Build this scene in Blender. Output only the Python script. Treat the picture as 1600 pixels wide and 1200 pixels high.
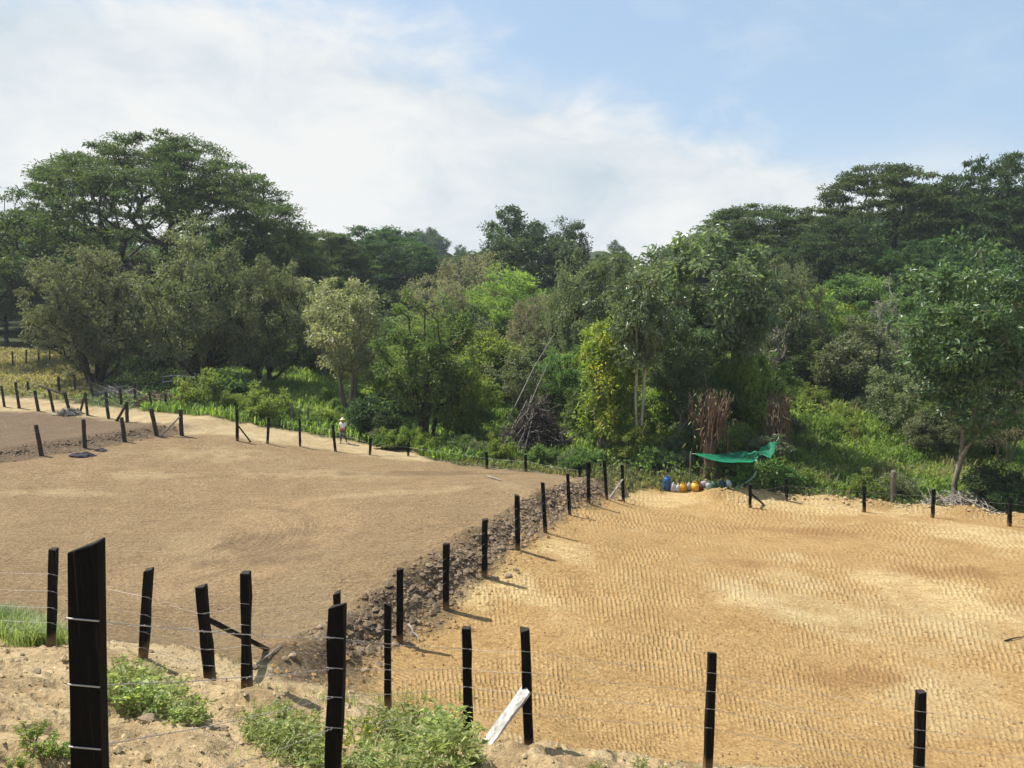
import bpy, bmesh, math, random
import numpy as np
from mathutils import Vector, Matrix, Euler

for o in list(bpy.data.objects):
    bpy.data.objects.remove(o)
scene = bpy.context.scene
col = scene.collection
R = math.radians

# ------------------------------------------------------------------ camera, light, sky, exposure
F, HORIZ = 1209.0, 455.0
CZ = 10.0
PITCH = math.atan((600 - HORIZ) / F)
cam_d = bpy.data.cameras.new("camera")
cam = bpy.data.objects.new("camera", cam_d)
col.objects.link(cam)
cam.location = (0, 0, CZ)
cam.rotation_euler = (math.pi / 2 - PITCH, 0, 0)
cam_d.sensor_width = 36
cam_d.lens = 36 * F / 1600
cam_d.clip_start = 0.05
cam_d.clip_end = 6000
scene.camera = cam

SUN_EL = R(57)
SUN_DIR = Vector((-0.90, 0.40, 0)).normalized() * math.cos(SUN_EL) + Vector((0, 0, math.sin(SUN_EL)))
sun_d = bpy.data.lights.new("sun", 'SUN')
sun_d.energy = 4.4
sun_d.angle = R(0.6)
sun_d.color = (1.0, 0.955, 0.87)
sun = bpy.data.objects.new("sun", sun_d)
col.objects.link(sun)
sun.rotation_euler = SUN_DIR.to_track_quat('Z', 'Y').to_euler()

scene.view_settings.view_transform = 'Standard'
scene.view_settings.look = 'None'
scene.view_settings.exposure = 0.80
scene.view_settings.gamma = 1.0
scene.view_settings.use_curve_mapping = False
scene.cycles.max_bounces = 6
scene.cycles.diffuse_bounces = 3
scene.cycles.transmission_bounces = 4
scene.cycles.glossy_bounces = 2
scene.cycles.volume_bounces = 0
scene.cycles.use_denoising = True

SKY_STRENGTH = 0.096
world = bpy.data.worlds.new("World")
scene.world = world
world.use_nodes = True


class NT:
    """small node-tree helper"""
    def __init__(self, tree):
        self.t = tree
        tree.nodes.clear()

    def n(self, typ, ins=None, **props):
        nd = self.t.nodes.new(typ)
        for k, v in props.items():
            setattr(nd, k, v)
        for k, v in (ins or {}).items():
            s = nd.inputs[k]
            if isinstance(v, bpy.types.NodeSocket):
                self.t.links.new(v, s)
            else:
                s.default_value = v
        return nd

    def math(self, op, a, b=0.0, c=None, clamp=False):
        ins = {0: a, 1: b}
        if c is not None:
            ins[2] = c
        return self.n('ShaderNodeMath', ins, operation=op, use_clamp=clamp).outputs[0]

    def ramp(self, fac, stops, interp='LINEAR'):
        nd = self.n('ShaderNodeValToRGB', {'Fac': fac})
        cr = nd.color_ramp
        cr.interpolation = interp
        while len(cr.elements) < len(stops):
            cr.elements.new(0.5)
        for e, (p, c) in zip(cr.elements, stops):
            e.position = p
            if not hasattr(c, '__len__'):
                c = (c, c, c)
            e.color = (c[0], c[1], c[2], 1)
        return nd.outputs[0]

    def mix(self, fac, a, b, blend='MIX'):
        nd = self.t.nodes.new('ShaderNodeMix')
        nd.data_type = 'RGBA'
        nd.blend_type = blend
        for s, v in ((nd.inputs[0], fac), (nd.inputs[6], a), (nd.inputs[7], b)):
            if isinstance(v, bpy.types.NodeSocket):
                self.t.links.new(v, s)
            else:
                s.default_value = v if not hasattr(v, '__len__') else ((*v, 1) if len(v) == 3 else v)
        return nd.outputs[2]

    def noise(self, vec, scale, detail=4, rough=0.55, dist=0.0, dims='3D'):
        ins = {'Scale': scale, 'Detail': detail, 'Roughness': rough, 'Distortion': dist}
        if vec is not None:
            ins['Vector'] = vec
        return self.n('ShaderNodeTexNoise', ins, noise_dimensions=dims).outputs[0]


w = NT(world.node_tree)
tc = w.n('ShaderNodeTexCoord')
sep = w.n('ShaderNodeSeparateXYZ', {0: tc.outputs['Generated']})
sx, sy, sz = sep.outputs
zc = w.math('MAXIMUM', sz, 0.035)
px_ = w.math('DIVIDE', sx, zc)
py_ = w.math('DIVIDE', sy, zc)
plane = w.n('ShaderNodeCombineXYZ', {0: px_, 1: py_, 2: 0.0}).outputs[0]
sky = w.n('ShaderNodeTexSky', sky_type='NISHITA', sun_disc=False, sun_elevation=SUN_EL,
          sun_rotation=math.atan2(SUN_DIR.x, SUN_DIR.y), air_density=1.0, dust_density=1.6, ozone_density=1.5)
# edge of the cloud sheet: a line on the cloud plane, broken by noise
s_edge = w.math('ADD', w.math('MULTIPLY', w.math('SUBTRACT', px_, -0.53), -0.74),
                w.math('MULTIPLY', w.math('SUBTRACT', py_, 2.66), 0.68))
soft = w.n('ShaderNodeMapping', {'Vector': tc.outputs['Generated'], 'Scale': (1.0, 1.0, 1.9)}).outputs[0]
n1 = w.noise(soft, 2.6, 5, 0.55, 0.5)
n2 = w.noise(soft, 8.0, 7, 0.60, 0.4)
edge = w.math('ADD', s_edge, w.math('MULTIPLY', w.math('SUBTRACT', n1, 0.5), 2.6))
edge = w.math('ADD', edge, w.math('MULTIPLY', w.math('SUBTRACT', n2, 0.5), 1.3))
edge = w.math('SUBTRACT', edge, 0.28)
deck = w.n('ShaderNodeMapRange', {0: edge, 1: -0.40, 2: 0.60, 3: 0.04, 4: 0.97}, interpolation_type='SMOOTHSTEP').outputs[0]
# thin veil everywhere, thicker to the horizon
veil = w.n('ShaderNodeMapRange', {0: sz, 1: 0.02, 2: 0.22, 3: 0.90, 4: 0.0}, interpolation_type='SMOOTHSTEP').outputs[0]
wisps = w.math('MULTIPLY', w.math('SUBTRACT', n2, 0.46), 0.8, clamp=True)
m = w.math('MAXIMUM', deck, w.math('ADD', veil, wisps), clamp=True)
thick = w.math('ADD', w.math('MULTIPLY', n2, 0.38), w.math('MULTIPLY', n1, 0.62))
cl_col = w.ramp(thick, [(0.34, (0.62, 0.72, 0.80)), (0.46, (0.80, 0.855, 0.89)), (0.56, (0.96, 0.965, 0.955))])
bg_sky = w.n('ShaderNodeBackground', {'Color': w.mix(0.55, sky.outputs[0], (3.0, 4.15, 5.4)), 'Strength': SKY_STRENGTH})
bg_cl = w.n('ShaderNodeBackground', {'Color': cl_col, 'Strength': 0.55})
mixs = w.n('ShaderNodeMixShader', {0: m, 1: bg_sky.outputs[0], 2: bg_cl.outputs[0]})
w.n('ShaderNodeOutputWorld', {'Surface': mixs.outputs[0]})

# ------------------------------------------------------------------ helpers
FWD = Vector((0, math.cos(PITCH), -math.sin(PITCH)))
UP = Vector((0, math.sin(PITCH), math.cos(PITCH)))


def at(px, py, d):
    """pixel of the photograph at ground distance d -> point of the place"""
    v = FWD + Vector(((px - 800) / F, 0, 0)) + UP * ((600 - py) / F)
    return Vector((v.x / v.y * d, d, CZ + v.z / v.y * d))


def to_px(x, y, z):
    dz = z - CZ
    f = y * math.cos(PITCH) - dz * math.sin(PITCH)
    u = y * math.sin(PITCH) + dz * math.cos(PITCH)
    return 800 + F * x / f, 600 - F * u / f


def lattice(ix, iy, seed):
    h = (ix.astype(np.int64) * 374761393 + iy.astype(np.int64) * 668265263 + seed * 974711) & 0xFFFFFFFF
    h = ((h ^ (h >> 13)) * 1274126177) & 0xFFFFFFFF
    h = (h ^ (h >> 16)) & 0xFFFF
    return h / 65535.0


def vnoise(x, y, seed=0):
    x = np.asarray(x, float)
    y = np.asarray(y, float)
    ix, iy = np.floor(x), np.floor(y)
    fx, fy = x - ix, y - iy
    fx, fy = fx * fx * (3 - 2 * fx), fy * fy * (3 - 2 * fy)
    a, b = lattice(ix, iy, seed), lattice(ix + 1, iy, seed)
    c, d = lattice(ix, iy + 1, seed), lattice(ix + 1, iy + 1, seed)
    return (a * (1 - fx) + b * fx) * (1 - fy) + (c * (1 - fx) + d * fx) * fy - 0.5


def fbm(x, y, seed=0, oct=4, gain=0.5):
    s, a, f = 0, 1.0, 1.0
    for k in range(oct):
        s = s + a * vnoise(np.asarray(x) * f, np.asarray(y) * f, seed + k * 17)
        a *= gain
        f *= 2.03
    return s


def mesh_np(name, verts, faces, mat=None, tint=None, smooth=False):
    """numpy verts (n,3) and faces (m,k) -> mesh"""
    me = bpy.data.meshes.new(name)
    faces = np.asarray(faces, dtype=np.int32)
    m, k = faces.shape
    me.vertices.add(len(verts))
    me.vertices.foreach_set('co', np.asarray(verts, dtype=np.float32).ravel())
    me.loops.add(m * k)
    me.loops.foreach_set('vertex_index', faces.ravel())
    me.polygons.add(m)
    me.polygons.foreach_set('loop_start', np.arange(0, m * k, k, dtype=np.int32))
    me.polygons.foreach_set('loop_total', np.full(m, k, dtype=np.int32))
    me.polygons.foreach_set('use_smooth', np.full(m, smooth, dtype=bool))
    if tint is not None:
        a = me.attributes.new('tint', 'FLOAT', 'POINT')
        a.data.foreach_set('value', np.asarray(tint, dtype=np.float32))
    me.update()
    me.validate()
    if mat:
        me.materials.append(mat)
    return me


def obj(name, me, parent=None, loc=(0, 0, 0)):
    o = bpy.data.objects.new(name, me)
    col.objects.link(o)
    o.location = loc
    if parent:
        o.parent = parent
    return o


def thing(name, label, cat, loc=(0, 0, 0), rotz=0.0, group=None):
    o = bpy.data.objects.new(name, None)
    o.empty_display_size = 0.2
    col.objects.link(o)
    o.location = loc
    o.rotation_euler = (0, 0, rotz)
    return tag(o, label, cat, group)


def tag(o, label, cat, group=None, kind=None):
    o['label'] = label
    o['category'] = cat
    if group:
        o['group'] = group
    if kind:
        o['kind'] = kind
    return o


def tubes(segs, sides=6):
    """segs: list/array of rows (p0(3), p1(3), r0, r1) -> verts, quads"""
    s = np.asarray(segs, float)
    p0, p1, r0, r1 = s[:, 0:3], s[:, 3:6], s[:, 6], s[:, 7]
    d = p1 - p0
    L = np.linalg.norm(d, axis=1, keepdims=True) + 1e-9
    d = d / L
    ref = np.where(np.abs(d[:, 2:3]) > 0.9, np.array([[1.0, 0, 0]]), np.array([[0, 0, 1.0]]))
    u = np.cross(d, ref)
    u /= np.linalg.norm(u, axis=1, keepdims=True) + 1e-9
    v = np.cross(d, u)
    ang = np.linspace(0, 2 * np.pi, sides, endpoint=False)
    ring = np.cos(ang)[None, :, None] * u[:, None, :] + np.sin(ang)[None, :, None] * v[:, None, :]
    a = p0[:, None, :] + ring * r0[:, None, None]
    b = p1[:, None, :] + ring * r1[:, None, None]
    n = len(s)
    verts = np.concatenate([a, b], axis=1).reshape(-1, 3)
    base = (np.arange(n) * 2 * sides)[:, None]
    i = np.arange(sides)[None, :]
    j = (np.arange(sides)[None, :] + 1) % sides
    f = np.stack([base + i, base + j, base + sides + j, base + sides + i], axis=2).reshape(-1, 4)
    return verts, f


def path_segs(pts, radii):
    return [(*pts[i], *pts[i + 1], radii[i], radii[i + 1]) for i in range(len(pts) - 1)]


def leaves_np(pos, axis, nrm, length, width, fold=0.18):
    """leaf blades: one folded diamond each -> verts, quads"""
    n = len(pos)
    axis = axis / (np.linalg.norm(axis, axis=1, keepdims=True) + 1e-9)
    side = np.cross(axis, nrm)
    side /= np.linalg.norm(side, axis=1, keepdims=True) + 1e-9
    up = np.cross(side, axis)
    L = np.asarray(length).reshape(-1, 1)
    Wd = np.asarray(width).reshape(-1, 1)
    v0 = pos
    v2 = pos + axis * L - up * L * 0.12
    mid = pos + axis * L * 0.48
    v1 = mid + side * Wd * 0.5 + up * Wd * fold
    v3 = mid - side * Wd * 0.5 + up * Wd * fold
    verts = np.stack([v0, v1, v2, v3], axis=1).reshape(-1, 3)
    f = (np.arange(n) * 4)[:, None] + np.array([[0, 1, 2, 3]])
    return verts, f


# ------------------------------------------------------------------ materials
def new_mat(name):
    m = bpy.data.materials.new(name)
    m.use_nodes = True
    return m, NT(m.node_tree)


def leaf_mat(name, c0, c1, c2, rough=0.5, trans=0.3, spec=0.4):
    m, t = new_mat(name)
    a = t.n('ShaderNodeAttribute', attribute_name='tint').outputs['Fac']
    oi = t.n('ShaderNodeObjectInfo')
    c = t.ramp(a, [(0.0, c0), (0.55, c1), (1.0, c2)])
    hs = t.n('ShaderNodeHueSaturation', {'Hue': t.math('MULTIPLY_ADD', oi.outputs['Random'], 0.03, 0.485),
                                         'Saturation': 1.0,
                                         'Value': t.math('MULTIPLY_ADD', oi.outputs['Random'], 0.35, 0.82), 'Color': c}).outputs[0]
    p = t.n('ShaderNodeBsdfPrincipled', {'Base Color': hs, 'Roughness': rough, 'Specular IOR Level': spec})
    tcx = t.mix(0.6, hs, (0.9, 1.0, 0.25), 'MULTIPLY')
    bright = t.mix(1.0, tcx, (2.0, 2.0, 2.0), 'MULTIPLY')
    tr = t.n('ShaderNodeBsdfTranslucent', {'Color': bright})
    mx = t.n('ShaderNodeMixShader', {0: trans, 1: p.outputs[0], 2: tr.outputs[0]})
    t.n('ShaderNodeOutputMaterial', {'Surface': mx.outputs[0]})
    return m


def simple_mat(name, c0, c1, scale=8.0, rough=0.85, bump=0.3, dist=0.01, stretch=(1, 1, 1), spec=0.2):
    m, t = new_mat(name)
    tcn = t.n('ShaderNodeTexCoord')
    mp = t.n('ShaderNodeMapping', {'Vector': tcn.outputs['Object'], 'Scale': stretch}).outputs[0]
    f = t.noise(mp, scale, 6, 0.65)
    c = t.ramp(f, [(0.3, c0), (0.7, c1)])
    b = t.n('ShaderNodeBump', {'Height': f, 'Strength': bump, 'Distance': dist}).outputs[0]
    p = t.n('ShaderNodeBsdfPrincipled', {'Base Color': c, 'Roughness': rough, 'Normal': b, 'Specular IOR Level': spec})
    t.n('ShaderNodeOutputMaterial', {'Surface': p.outputs[0]})
    return m


LM = {
    'saman': leaf_mat('leaf_saman', (0.030, 0.052, 0.017), (0.066, 0.094, 0.026), (0.123, 0.142, 0.042), 0.55, 0.36),
    'dark': leaf_mat('leaf_dark', (0.027, 0.056, 0.020), (0.053, 0.094, 0.029), (0.112, 0.153, 0.047), 0.5, 0.36),
    'olive': leaf_mat('leaf_olive', (0.072, 0.094, 0.039), (0.158, 0.177, 0.088), (0.314, 0.315, 0.199), 0.55, 0.36),
    'mid': leaf_mat('leaf_mid', (0.052, 0.103, 0.028), (0.113, 0.176, 0.048), (0.227, 0.278, 0.085), 0.5, 0.44),
    'bright': leaf_mat('leaf_bright', (0.085, 0.140, 0.026), (0.177, 0.231, 0.047), (0.313, 0.335, 0.094), 0.5, 0.49),
    'yellow': leaf_mat('leaf_yellow', (0.096, 0.156, 0.029), (0.203, 0.257, 0.044), (0.624, 0.489, 0.061), 0.5, 0.49),
    'big': leaf_mat('leaf_big', (0.061, 0.101, 0.046), (0.143, 0.188, 0.090), (0.326, 0.353, 0.203), 0.36, 0.36, 0.6),
    'biggreen': leaf_mat('leaf_biggreen', (0.040, 0.079, 0.031), (0.088, 0.141, 0.053), (0.209, 0.248, 0.121), 0.42, 0.36, 0.5),
    'pale': leaf_mat('leaf_pale', (0.116, 0.136, 0.060), (0.251, 0.257, 0.136), (0.489, 0.461, 0.299), 0.45, 0.39, 0.5),
    'dry': leaf_mat('leaf_dry', (0.129, 0.127, 0.067), (0.257, 0.237, 0.136), (0.407, 0.360, 0.231), 0.6, 0.34),
    'weed': leaf_mat('leaf_weed', (0.136, 0.176, 0.059), (0.259, 0.297, 0.118), (0.456, 0.454, 0.235), 0.5, 0.49),
    'grass': leaf_mat('leaf_grass', (0.081, 0.132, 0.028), (0.167, 0.227, 0.053), (0.323, 0.333, 0.113), 0.5, 0.54),
    'straw': leaf_mat('leaf_straw', (0.130, 0.130, 0.050), (0.250, 0.220, 0.100), (0.380, 0.320, 0.170), 0.6, 0.44),
}
BARK_DARK = simple_mat('bark_dark', (0.018, 0.014, 0.010), (0.07, 0.055, 0.04), 3.0, 0.9, 0.6, 0.03, (1, 1, 0.3))
BARK_PALE = simple_mat('bark_pale', (0.10, 0.085, 0.06), (0.30, 0.26, 0.20), 3.0, 0.85, 0.4, 0.02, (1, 1, 0.3))
BARK_WHITE = simple_mat('bark_white', (0.22, 0.20, 0.16), (0.50, 0.47, 0.40), 3.0, 0.85, 0.3, 0.02, (1, 1, 0.3))
BARK_BROWN = simple_mat('bark_brown', (0.055, 0.034, 0.025), (0.20, 0.125, 0.085), 4.0, 0.9, 0.5, 0.02, (1, 1, 0.3))
STICK_GREY = simple_mat('stick_grey', (0.13, 0.11, 0.09), (0.34, 0.31, 0.27), 5.0, 0.85, 0.3)
STICK_DARK = simple_mat('stick_dark', (0.025, 0.020, 0.016), (0.10, 0.08, 0.065), 5.0, 0.9, 0.3)

# ------------------------------------------------------------------ terrain
CTRL_PX = [  # photograph pixel on the ground, ground distance
    (82, 1010, 12.0), (230, 1030, 11.3), (320, 1072, 10.5), (385, 1085, 10.2), (525, 1240, 6.5), (606, 1110, 11.4),
    (730, 1168, 9.6), (820, 1185, 9.4), (1110, 1212, 10.2), (1437, 1262, 10.0), (1700, 1260, 10.5), (-150, 990, 12.5),
    (450, 1070, 11.6), (1270, 1215, 10.6), (960, 1200, 9.9),
    (60, 712, 38), (131, 700, 39.5), (192, 690, 41), (283, 680, 43), (370, 687, 43), (468, 697, 43.5), (522, 705, 43),
    (578, 711, 41.5), (761, 733, 38), (822, 738, 36.8), (905, 751, 35),
    (320, 1005, 15.2), (320, 850, 23.6), (320, 750, 34), (60, 850, 23.6), (20, 930, 18.0), (20, 975, 14.0), (480, 1010, 15.2),
    (480, 850, 23.0), (550, 750, 34), (-200, 850, 24), (-200, 712, 38),
    (625, 1003, 16), (697, 950, 18), (757, 902, 20), (808, 860, 22), (850, 832, 24), (888, 803, 27.5), (919, 786, 29.5),
    (945, 778, 31), (972, 783, 32.5), (600, 900, 19.0), (700, 820, 23.8), (800, 770, 29), (900, 757, 33),
    (1000, 1150, 12.8), (900, 1000, 16.6), (1100, 900, 21.5), (1300, 1000, 17.6), (1500, 1150, 13.2), (1500, 900, 22.5),
    (1172, 793, 33), (1228, 785, 34.5), (1350, 800, 33.5), (1458, 808, 33), (1578, 822, 32), (1050, 775, 35), (1107, 750, 36.8),
    (1750, 830, 32), (1750, 1000, 17.6), (1750, 900, 23),
    (1395, 790, 36.5), (1300, 742, 43), (1300, 620, 58), (1500, 640, 56), (1240, 605, 60), (1600, 740, 44),
    (170, 607, 58), (290, 594, 60), (405, 604, 58), (540, 655, 51), (665, 697, 45.5), (30, 575, 67), (30, 543, 80), (0, 637, 50),
    (199, 664, 46), (105, 650, 48), (720, 620, 60), (870, 695, 43.5), (950, 708, 41.5), (-200, 610, 55), (640, 640, 55),
]
CTRL_XYZ = [(0, 0, 1.6), (-1.62, 2.9, 2.58), (0, -10, -2), (-15, 0, 1.4), (15, 0, 2.8), (-40, 0, 1.5), (40, 0, 3.0), (0, -50, -9),
            (-50, -50, -8), (50, -50, -8), (2.5, 3.0, 2.8), (-5, 5, 2.9),
            (0, 100, 6.5), (-60, 100, 5.0), (60, 100, 5.5), (-120, 100, 4), (120, 100, 4), (0, 200, 6), (-150, 220, 4), (150, 220, 4),
            (0, 420, 4), (250, 420, 0), (-250, 420, 0), (-100, 40, 6), (100, 40, 8)]
P = [tuple(at(*c)) for c in CTRL_PX] + [(x, y, CZ - d) for x, y, d in CTRL_XYZ]
P = np.array(P)
_pts, _z = P[:, :2], P[:, 2]


def _ker(r):
    return -np.sqrt(r * r + 1.2 ** 2)


_n = len(_pts)
_D = np.linalg.norm(_pts[:, None] - _pts[None], axis=2)
_A = np.zeros((_n + 3, _n + 3))
_A[:_n, :_n] = _ker(_D) + np.eye(_n) * -0.05
_A[:_n, _n] = 1
_A[:_n, _n + 1:] = _pts
_A[_n:, :_n] = _A[:_n, _n:].T
_W = np.linalg.solve(_A, np.concatenate([_z, np.zeros(3)]))


def base_h(x, y):
    x = np.asarray(x, float)
    y = np.asarray(y, float)
    sh = x.shape
    q = np.stack([x.ravel(), y.ravel()], 1)
    out = np.empty(len(q))
    for i in range(0, len(q), 20000):
        d = np.linalg.norm(q[i:i + 20000, None] - _pts[None], axis=2)
        out[i:i + 20000] = _ker(d) @ _W[:_n] + _W[_n] + q[i:i + 20000] @ _W[_n + 1:]
    rr = np.hypot(q[:, 0], q[:, 1])
    t = np.clip((rr - 300) / 300, 0, 1)
    return (out * (1 - t) + (CZ - 3.5) * t).reshape(sh)


def ground_hit(px, py):
    """where the photograph's ray through a pixel meets the smooth ground"""
    v = at(px, py, 1.0)
    ds = np.concatenate([np.linspace(1.5, 60, 1200), np.linspace(60.1, 150, 500)])
    X = v.x * ds
    Z = CZ + (v.z - CZ) * ds
    g = base_h(X, ds)
    k = np.argmax(g >= Z)
    return float(X[k]), float(ds[k])


def dist_poly(x, y, pl):
    """signed distance (left of travel positive) to a polyline"""
    best = np.full(x.shape, 1e9)
    sgn = np.zeros(x.shape)
    for (ax, ay), (bx, by) in zip(pl[:-1], pl[1:]):
        dx, dy = bx - ax, by - ay
        L2 = dx * dx + dy * dy
        t = np.clip(((x - ax) * dx + (y - ay) * dy) / L2, 0, 1)
        d = np.hypot(x - ax - t * dx, y - ay - t * dy)
        s = np.sign(dx * (y - ay) - dy * (x - ax))
        m_ = d < best
        best = np.where(m_, d, best)
        sgn = np.where(m_, s, sgn)
    return best, sgn


def sstep(a, b, x):
    t = np.clip((x - a) / (b - a), 0, 1)
    return t * t * (3 - 2 * t)


DIV_PX = [(495, 1074), (560, 1045), (606, 1016), (625, 1003), (697, 950), (757, 902), (808, 860), (850, 832), (888, 803), (919, 786), (945, 778), (965, 779)]
DIV = [ground_hit(*p) for p in DIV_PX]
DIVX = [(DIV[0][0] - 3.0 * (DIV[1][0] - DIV[0][0]), DIV[0][1] - 3.0 * (DIV[1][1] - DIV[0][1]))] + DIV
TER_PX = [(-150, 735), (0, 722), (60, 712), (131, 701), (192, 691), (240, 683), (283, 676)]
TER = [ground_hit(*p) for p in TER_PX]
TERX = TER + [(TER[-1][0] * 2 - TER[-2][0] + 4, TER[-1][1] * 2 - TER[-2][1] + 2.2)]
CREST_PX = [(1130, 782), (1228, 785), (1350, 797), (1458, 803), (1578, 815), (1750, 826)]
CREST = [ground_hit(*p) for p in CREST_PX]


def height(x, y, micro=True):
    x = np.asarray(x, float)
    y = np.asarray(y, float)
    h = base_h(x, y)
    h0 = h
    d, s = dist_poly(x, y, DIVX)
    sd = d * s                                    # left of the divider is positive
    sd = sd + 0.55 * fbm(x * 0.7, y * 0.7, 61, 3)
    bumpy = 0.55 + 1.3 * (0.5 + fbm(x * 1.1, y * 1.1, 63, 3)) * 0.7
    h = h + 0.24 * bumpy * np.exp(-((sd - 1.0) / 0.6) ** 2) * np.exp(-np.clip(d - 2.5, 0, None)) + 0.26 * sstep(0.05, 1.25, sd) * np.exp(-np.clip(d - 1.2, 0, None) / 1.8)
    h = h0 + (h - h0) * sstep(11.2, 13.2, y)
    d, s = dist_poly(x, y, TERX)
    sd = d * s
    h = h + sstep(-16.5, -19.5, x) * 0.42 * sstep(0.0, 0.9, sd) * np.exp(-np.clip(d - 1.5, 0, None) / 4.0)
    d, s = dist_poly(x, y, CREST)
    h = h + 0.30 * np.exp(-((d * s - 0.5) / 0.5) ** 2) * (0.5 + 1.2 * (0.5 + vnoise(x * 0.9, y * 0.9, 5)))
    if micro:
        rr = np.hypot(x, y)
        near = np.exp(-rr / 60)
        h = h + near * (0.10 * fbm(x * 0.35, y * 0.35, 3, 3) + 0.05 * fbm(x * 1.3, y * 1.3, 9, 4))
        sl = sstep(13.0, 9.5, y + 0.10 * np.abs(x))   # the rough spoil of the slope in front
        led = fbm(x * 0.7 + 3, y * 2.2, 25, 4)
        h = h + sl * (0.15 * fbm(x * 1.1, y * 1.6, 21, 4) + 0.08 * np.abs(fbm(x * 3.1, y * 3.1, 31, 3)) + 0.10 * sstep(-0.08, 0.02, led) + 0.05 * sstep(0.1, 0.16, fbm(x * 1.7, y * 3.3, 27, 3)))
        h = h + 0.25 * fbm(x * 0.08, y * 0.08, 41, 3) * sstep(45, 70, rr)
    return h


def hz(x, y):
    return float(height(np.array([x]), np.array([y]))[0])


def inpoly(px, py, poly):
    ins = np.zeros(px.shape, bool)
    j = len(poly) - 1
    for i in range(len(poly)):
        xi, yi = poly[i]
        xj, yj = poly[j]
        c = ((yi > py) != (yj > py)) & (px < (xj - xi) * (py - yi) / ((yj - yi) + 1e-12) + xi)
        ins ^= c
        j = i
    return ins


def W_(pl):
    return [ground_hit(*p) for p in pl]


# outlines on the ground (from the photograph, carried to the place)
Z_RIGHT = W_([(600, 1130), (560, 1045), (606, 1016), (697, 950), (757, 902), (808, 860), (850, 832), (888, 803), (919, 786), (960, 765), (1050, 762),
              (1130, 772), (1228, 779), (1350, 789), (1458, 797), (1578, 809), (1760, 822)]) + [(26, 11.5), (12, 10.8), (6, 10.9), (2, 10.4), (-1.2, 10.2)]
Z_LEFT = W_([(560, 1045), (606, 1016), (697, 950), (757, 902), (808, 860), (850, 832), (888, 803), (919, 786), (945, 770), (905, 752), (822, 738), (761, 732),
             (690, 722), (578, 709), (522, 702), (420, 690), (330, 678), (283, 678), (192, 692), (131, 702), (60, 713), (0, 724), (-220, 738)]) + [(-30, 17), (-9, 14.2), (-5.5, 13.0), (-4.2, 12.3), (-2.5, 12.2)]
Z_TER = W_([(-220, 738), (0, 724), (60, 713), (131, 702), (192, 692), (283, 678), (215, 664), (150, 654), (60, 644), (0, 640), (-220, 632)])
Z_TRACK = W_([(-220, 634), (0, 641), (60, 645), (150, 655), (215, 665), (283, 679), (330, 679), (420, 691), (522, 704), (600, 715), (690, 724), (640, 704), (560, 690), (470, 674),
              (380, 661), (300, 652), (200, 642), (130, 632), (60, 622), (0, 616), (-220, 606)])
Z_SLOPE = [(-40, 16), (-9, 14.0), (-5.5, 12.9), (-4.2, 12.2), (-2.3, 12.1), (-1.2, 10.3), (2, 10.4), (6, 10.8), (12, 10.7), (30, 11.6), (60, 10), (60, -60), (-60, -60), (-60, 16)]
Z_PADDOCK = W_([(-220, 560), (-220, 604), (0, 612), (120, 625), (160, 612), (150, 585), (130, 556), (0, 547)])
ZONES = [Z_RIGHT, Z_LEFT, Z_TER, Z_TRACK, Z_SLOPE, Z_PADDOCK]


def zone_weights(x, y):
    rs = np.random.RandomState(5)
    out = []
    nx = fbm(x * 1.1, y * 1.1, 71, 4) * 0.7
    ny = fbm(x * 1.1, y * 1.1, 91, 4) * 0.7
    for z in ZONES:
        a = 0
        for k in range(8):
            ox, oy = rs.normal(0, 0.16, 2)
            a = a + inpoly(x + nx + ox, y + ny + oy, z)
        out.append(a / 8.0)
    out = np.stack(out, -1)
    rest = np.clip(1 - out.sum(-1), 0, 1)
    return out, rest


# the ground as one polar sheet, dense where the photograph looks
ang = np.concatenate([np.linspace(-180, -46, 44, endpoint=False), np.linspace(-46, 46, 640, endpoint=False), np.linspace(46, 180, 45)])
rad = np.concatenate([[0.05, 0.5, 1.0], np.geomspace(1.5, 62, 300, endpoint=False), np.geomspace(62, 140, 40, endpoint=False), np.geomspace(140, 2500, 34)])
AA, RR = np.meshgrid(np.radians(ang), rad)
GX, GY = RR * np.sin(AA), RR * np.cos(AA)
GZ = height(GX, GY)
nr, na = GX.shape
zw, zr = zone_weights(GX.ravel(), GY.ravel())
dd, ss = dist_poly(GX.ravel(), GY.ravel(), DIV)
sd = dd * ss
sdn = sd + 0.6 * fbm(GX.ravel() * 0.8, GY.ravel() * 0.8, 62, 4)
rub = np.exp(-((sdn - 0.62) / 0.42) ** 2) * (dd < 3.2) * sstep(11.0, 12.5, GY.ravel())
d2, s2 = dist_poly(GX.ravel(), GY.ravel(), TER)
rub = np.maximum(rub, 0.6 * np.exp(-((d2 * s2 - 0.4) / 0.5) ** 2))
gv = np.stack([GX.ravel(), GY.ravel(), GZ.ravel()], 1)
ii, jj = np.meshgrid(np.arange(nr - 1), np.arange(na - 1), indexing='ij')
gf = np.stack([ii * na + jj, (ii + 1) * na + jj, (ii + 1) * na + jj + 1, ii * na + jj + 1], -1).reshape(-1, 4)[:, ::-1]
# vertex normals of the whole sheet
e1 = gv[gf[:, 1]] - gv[gf[:, 0]]
e2 = gv[gf[:, 3]] - gv[gf[:, 0]]
fn = np.cross(e1, e2)
if fn[:, 2].sum() < 0:
    gf = gf[:, ::-1]
    fn = -fn
vn = np.zeros_like(gv)
for k in range(4):
    np.add.at(vn, gf[:, k], fn)
vn /= np.linalg.norm(vn, axis=1, keepdims=True) + 1e-12


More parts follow.
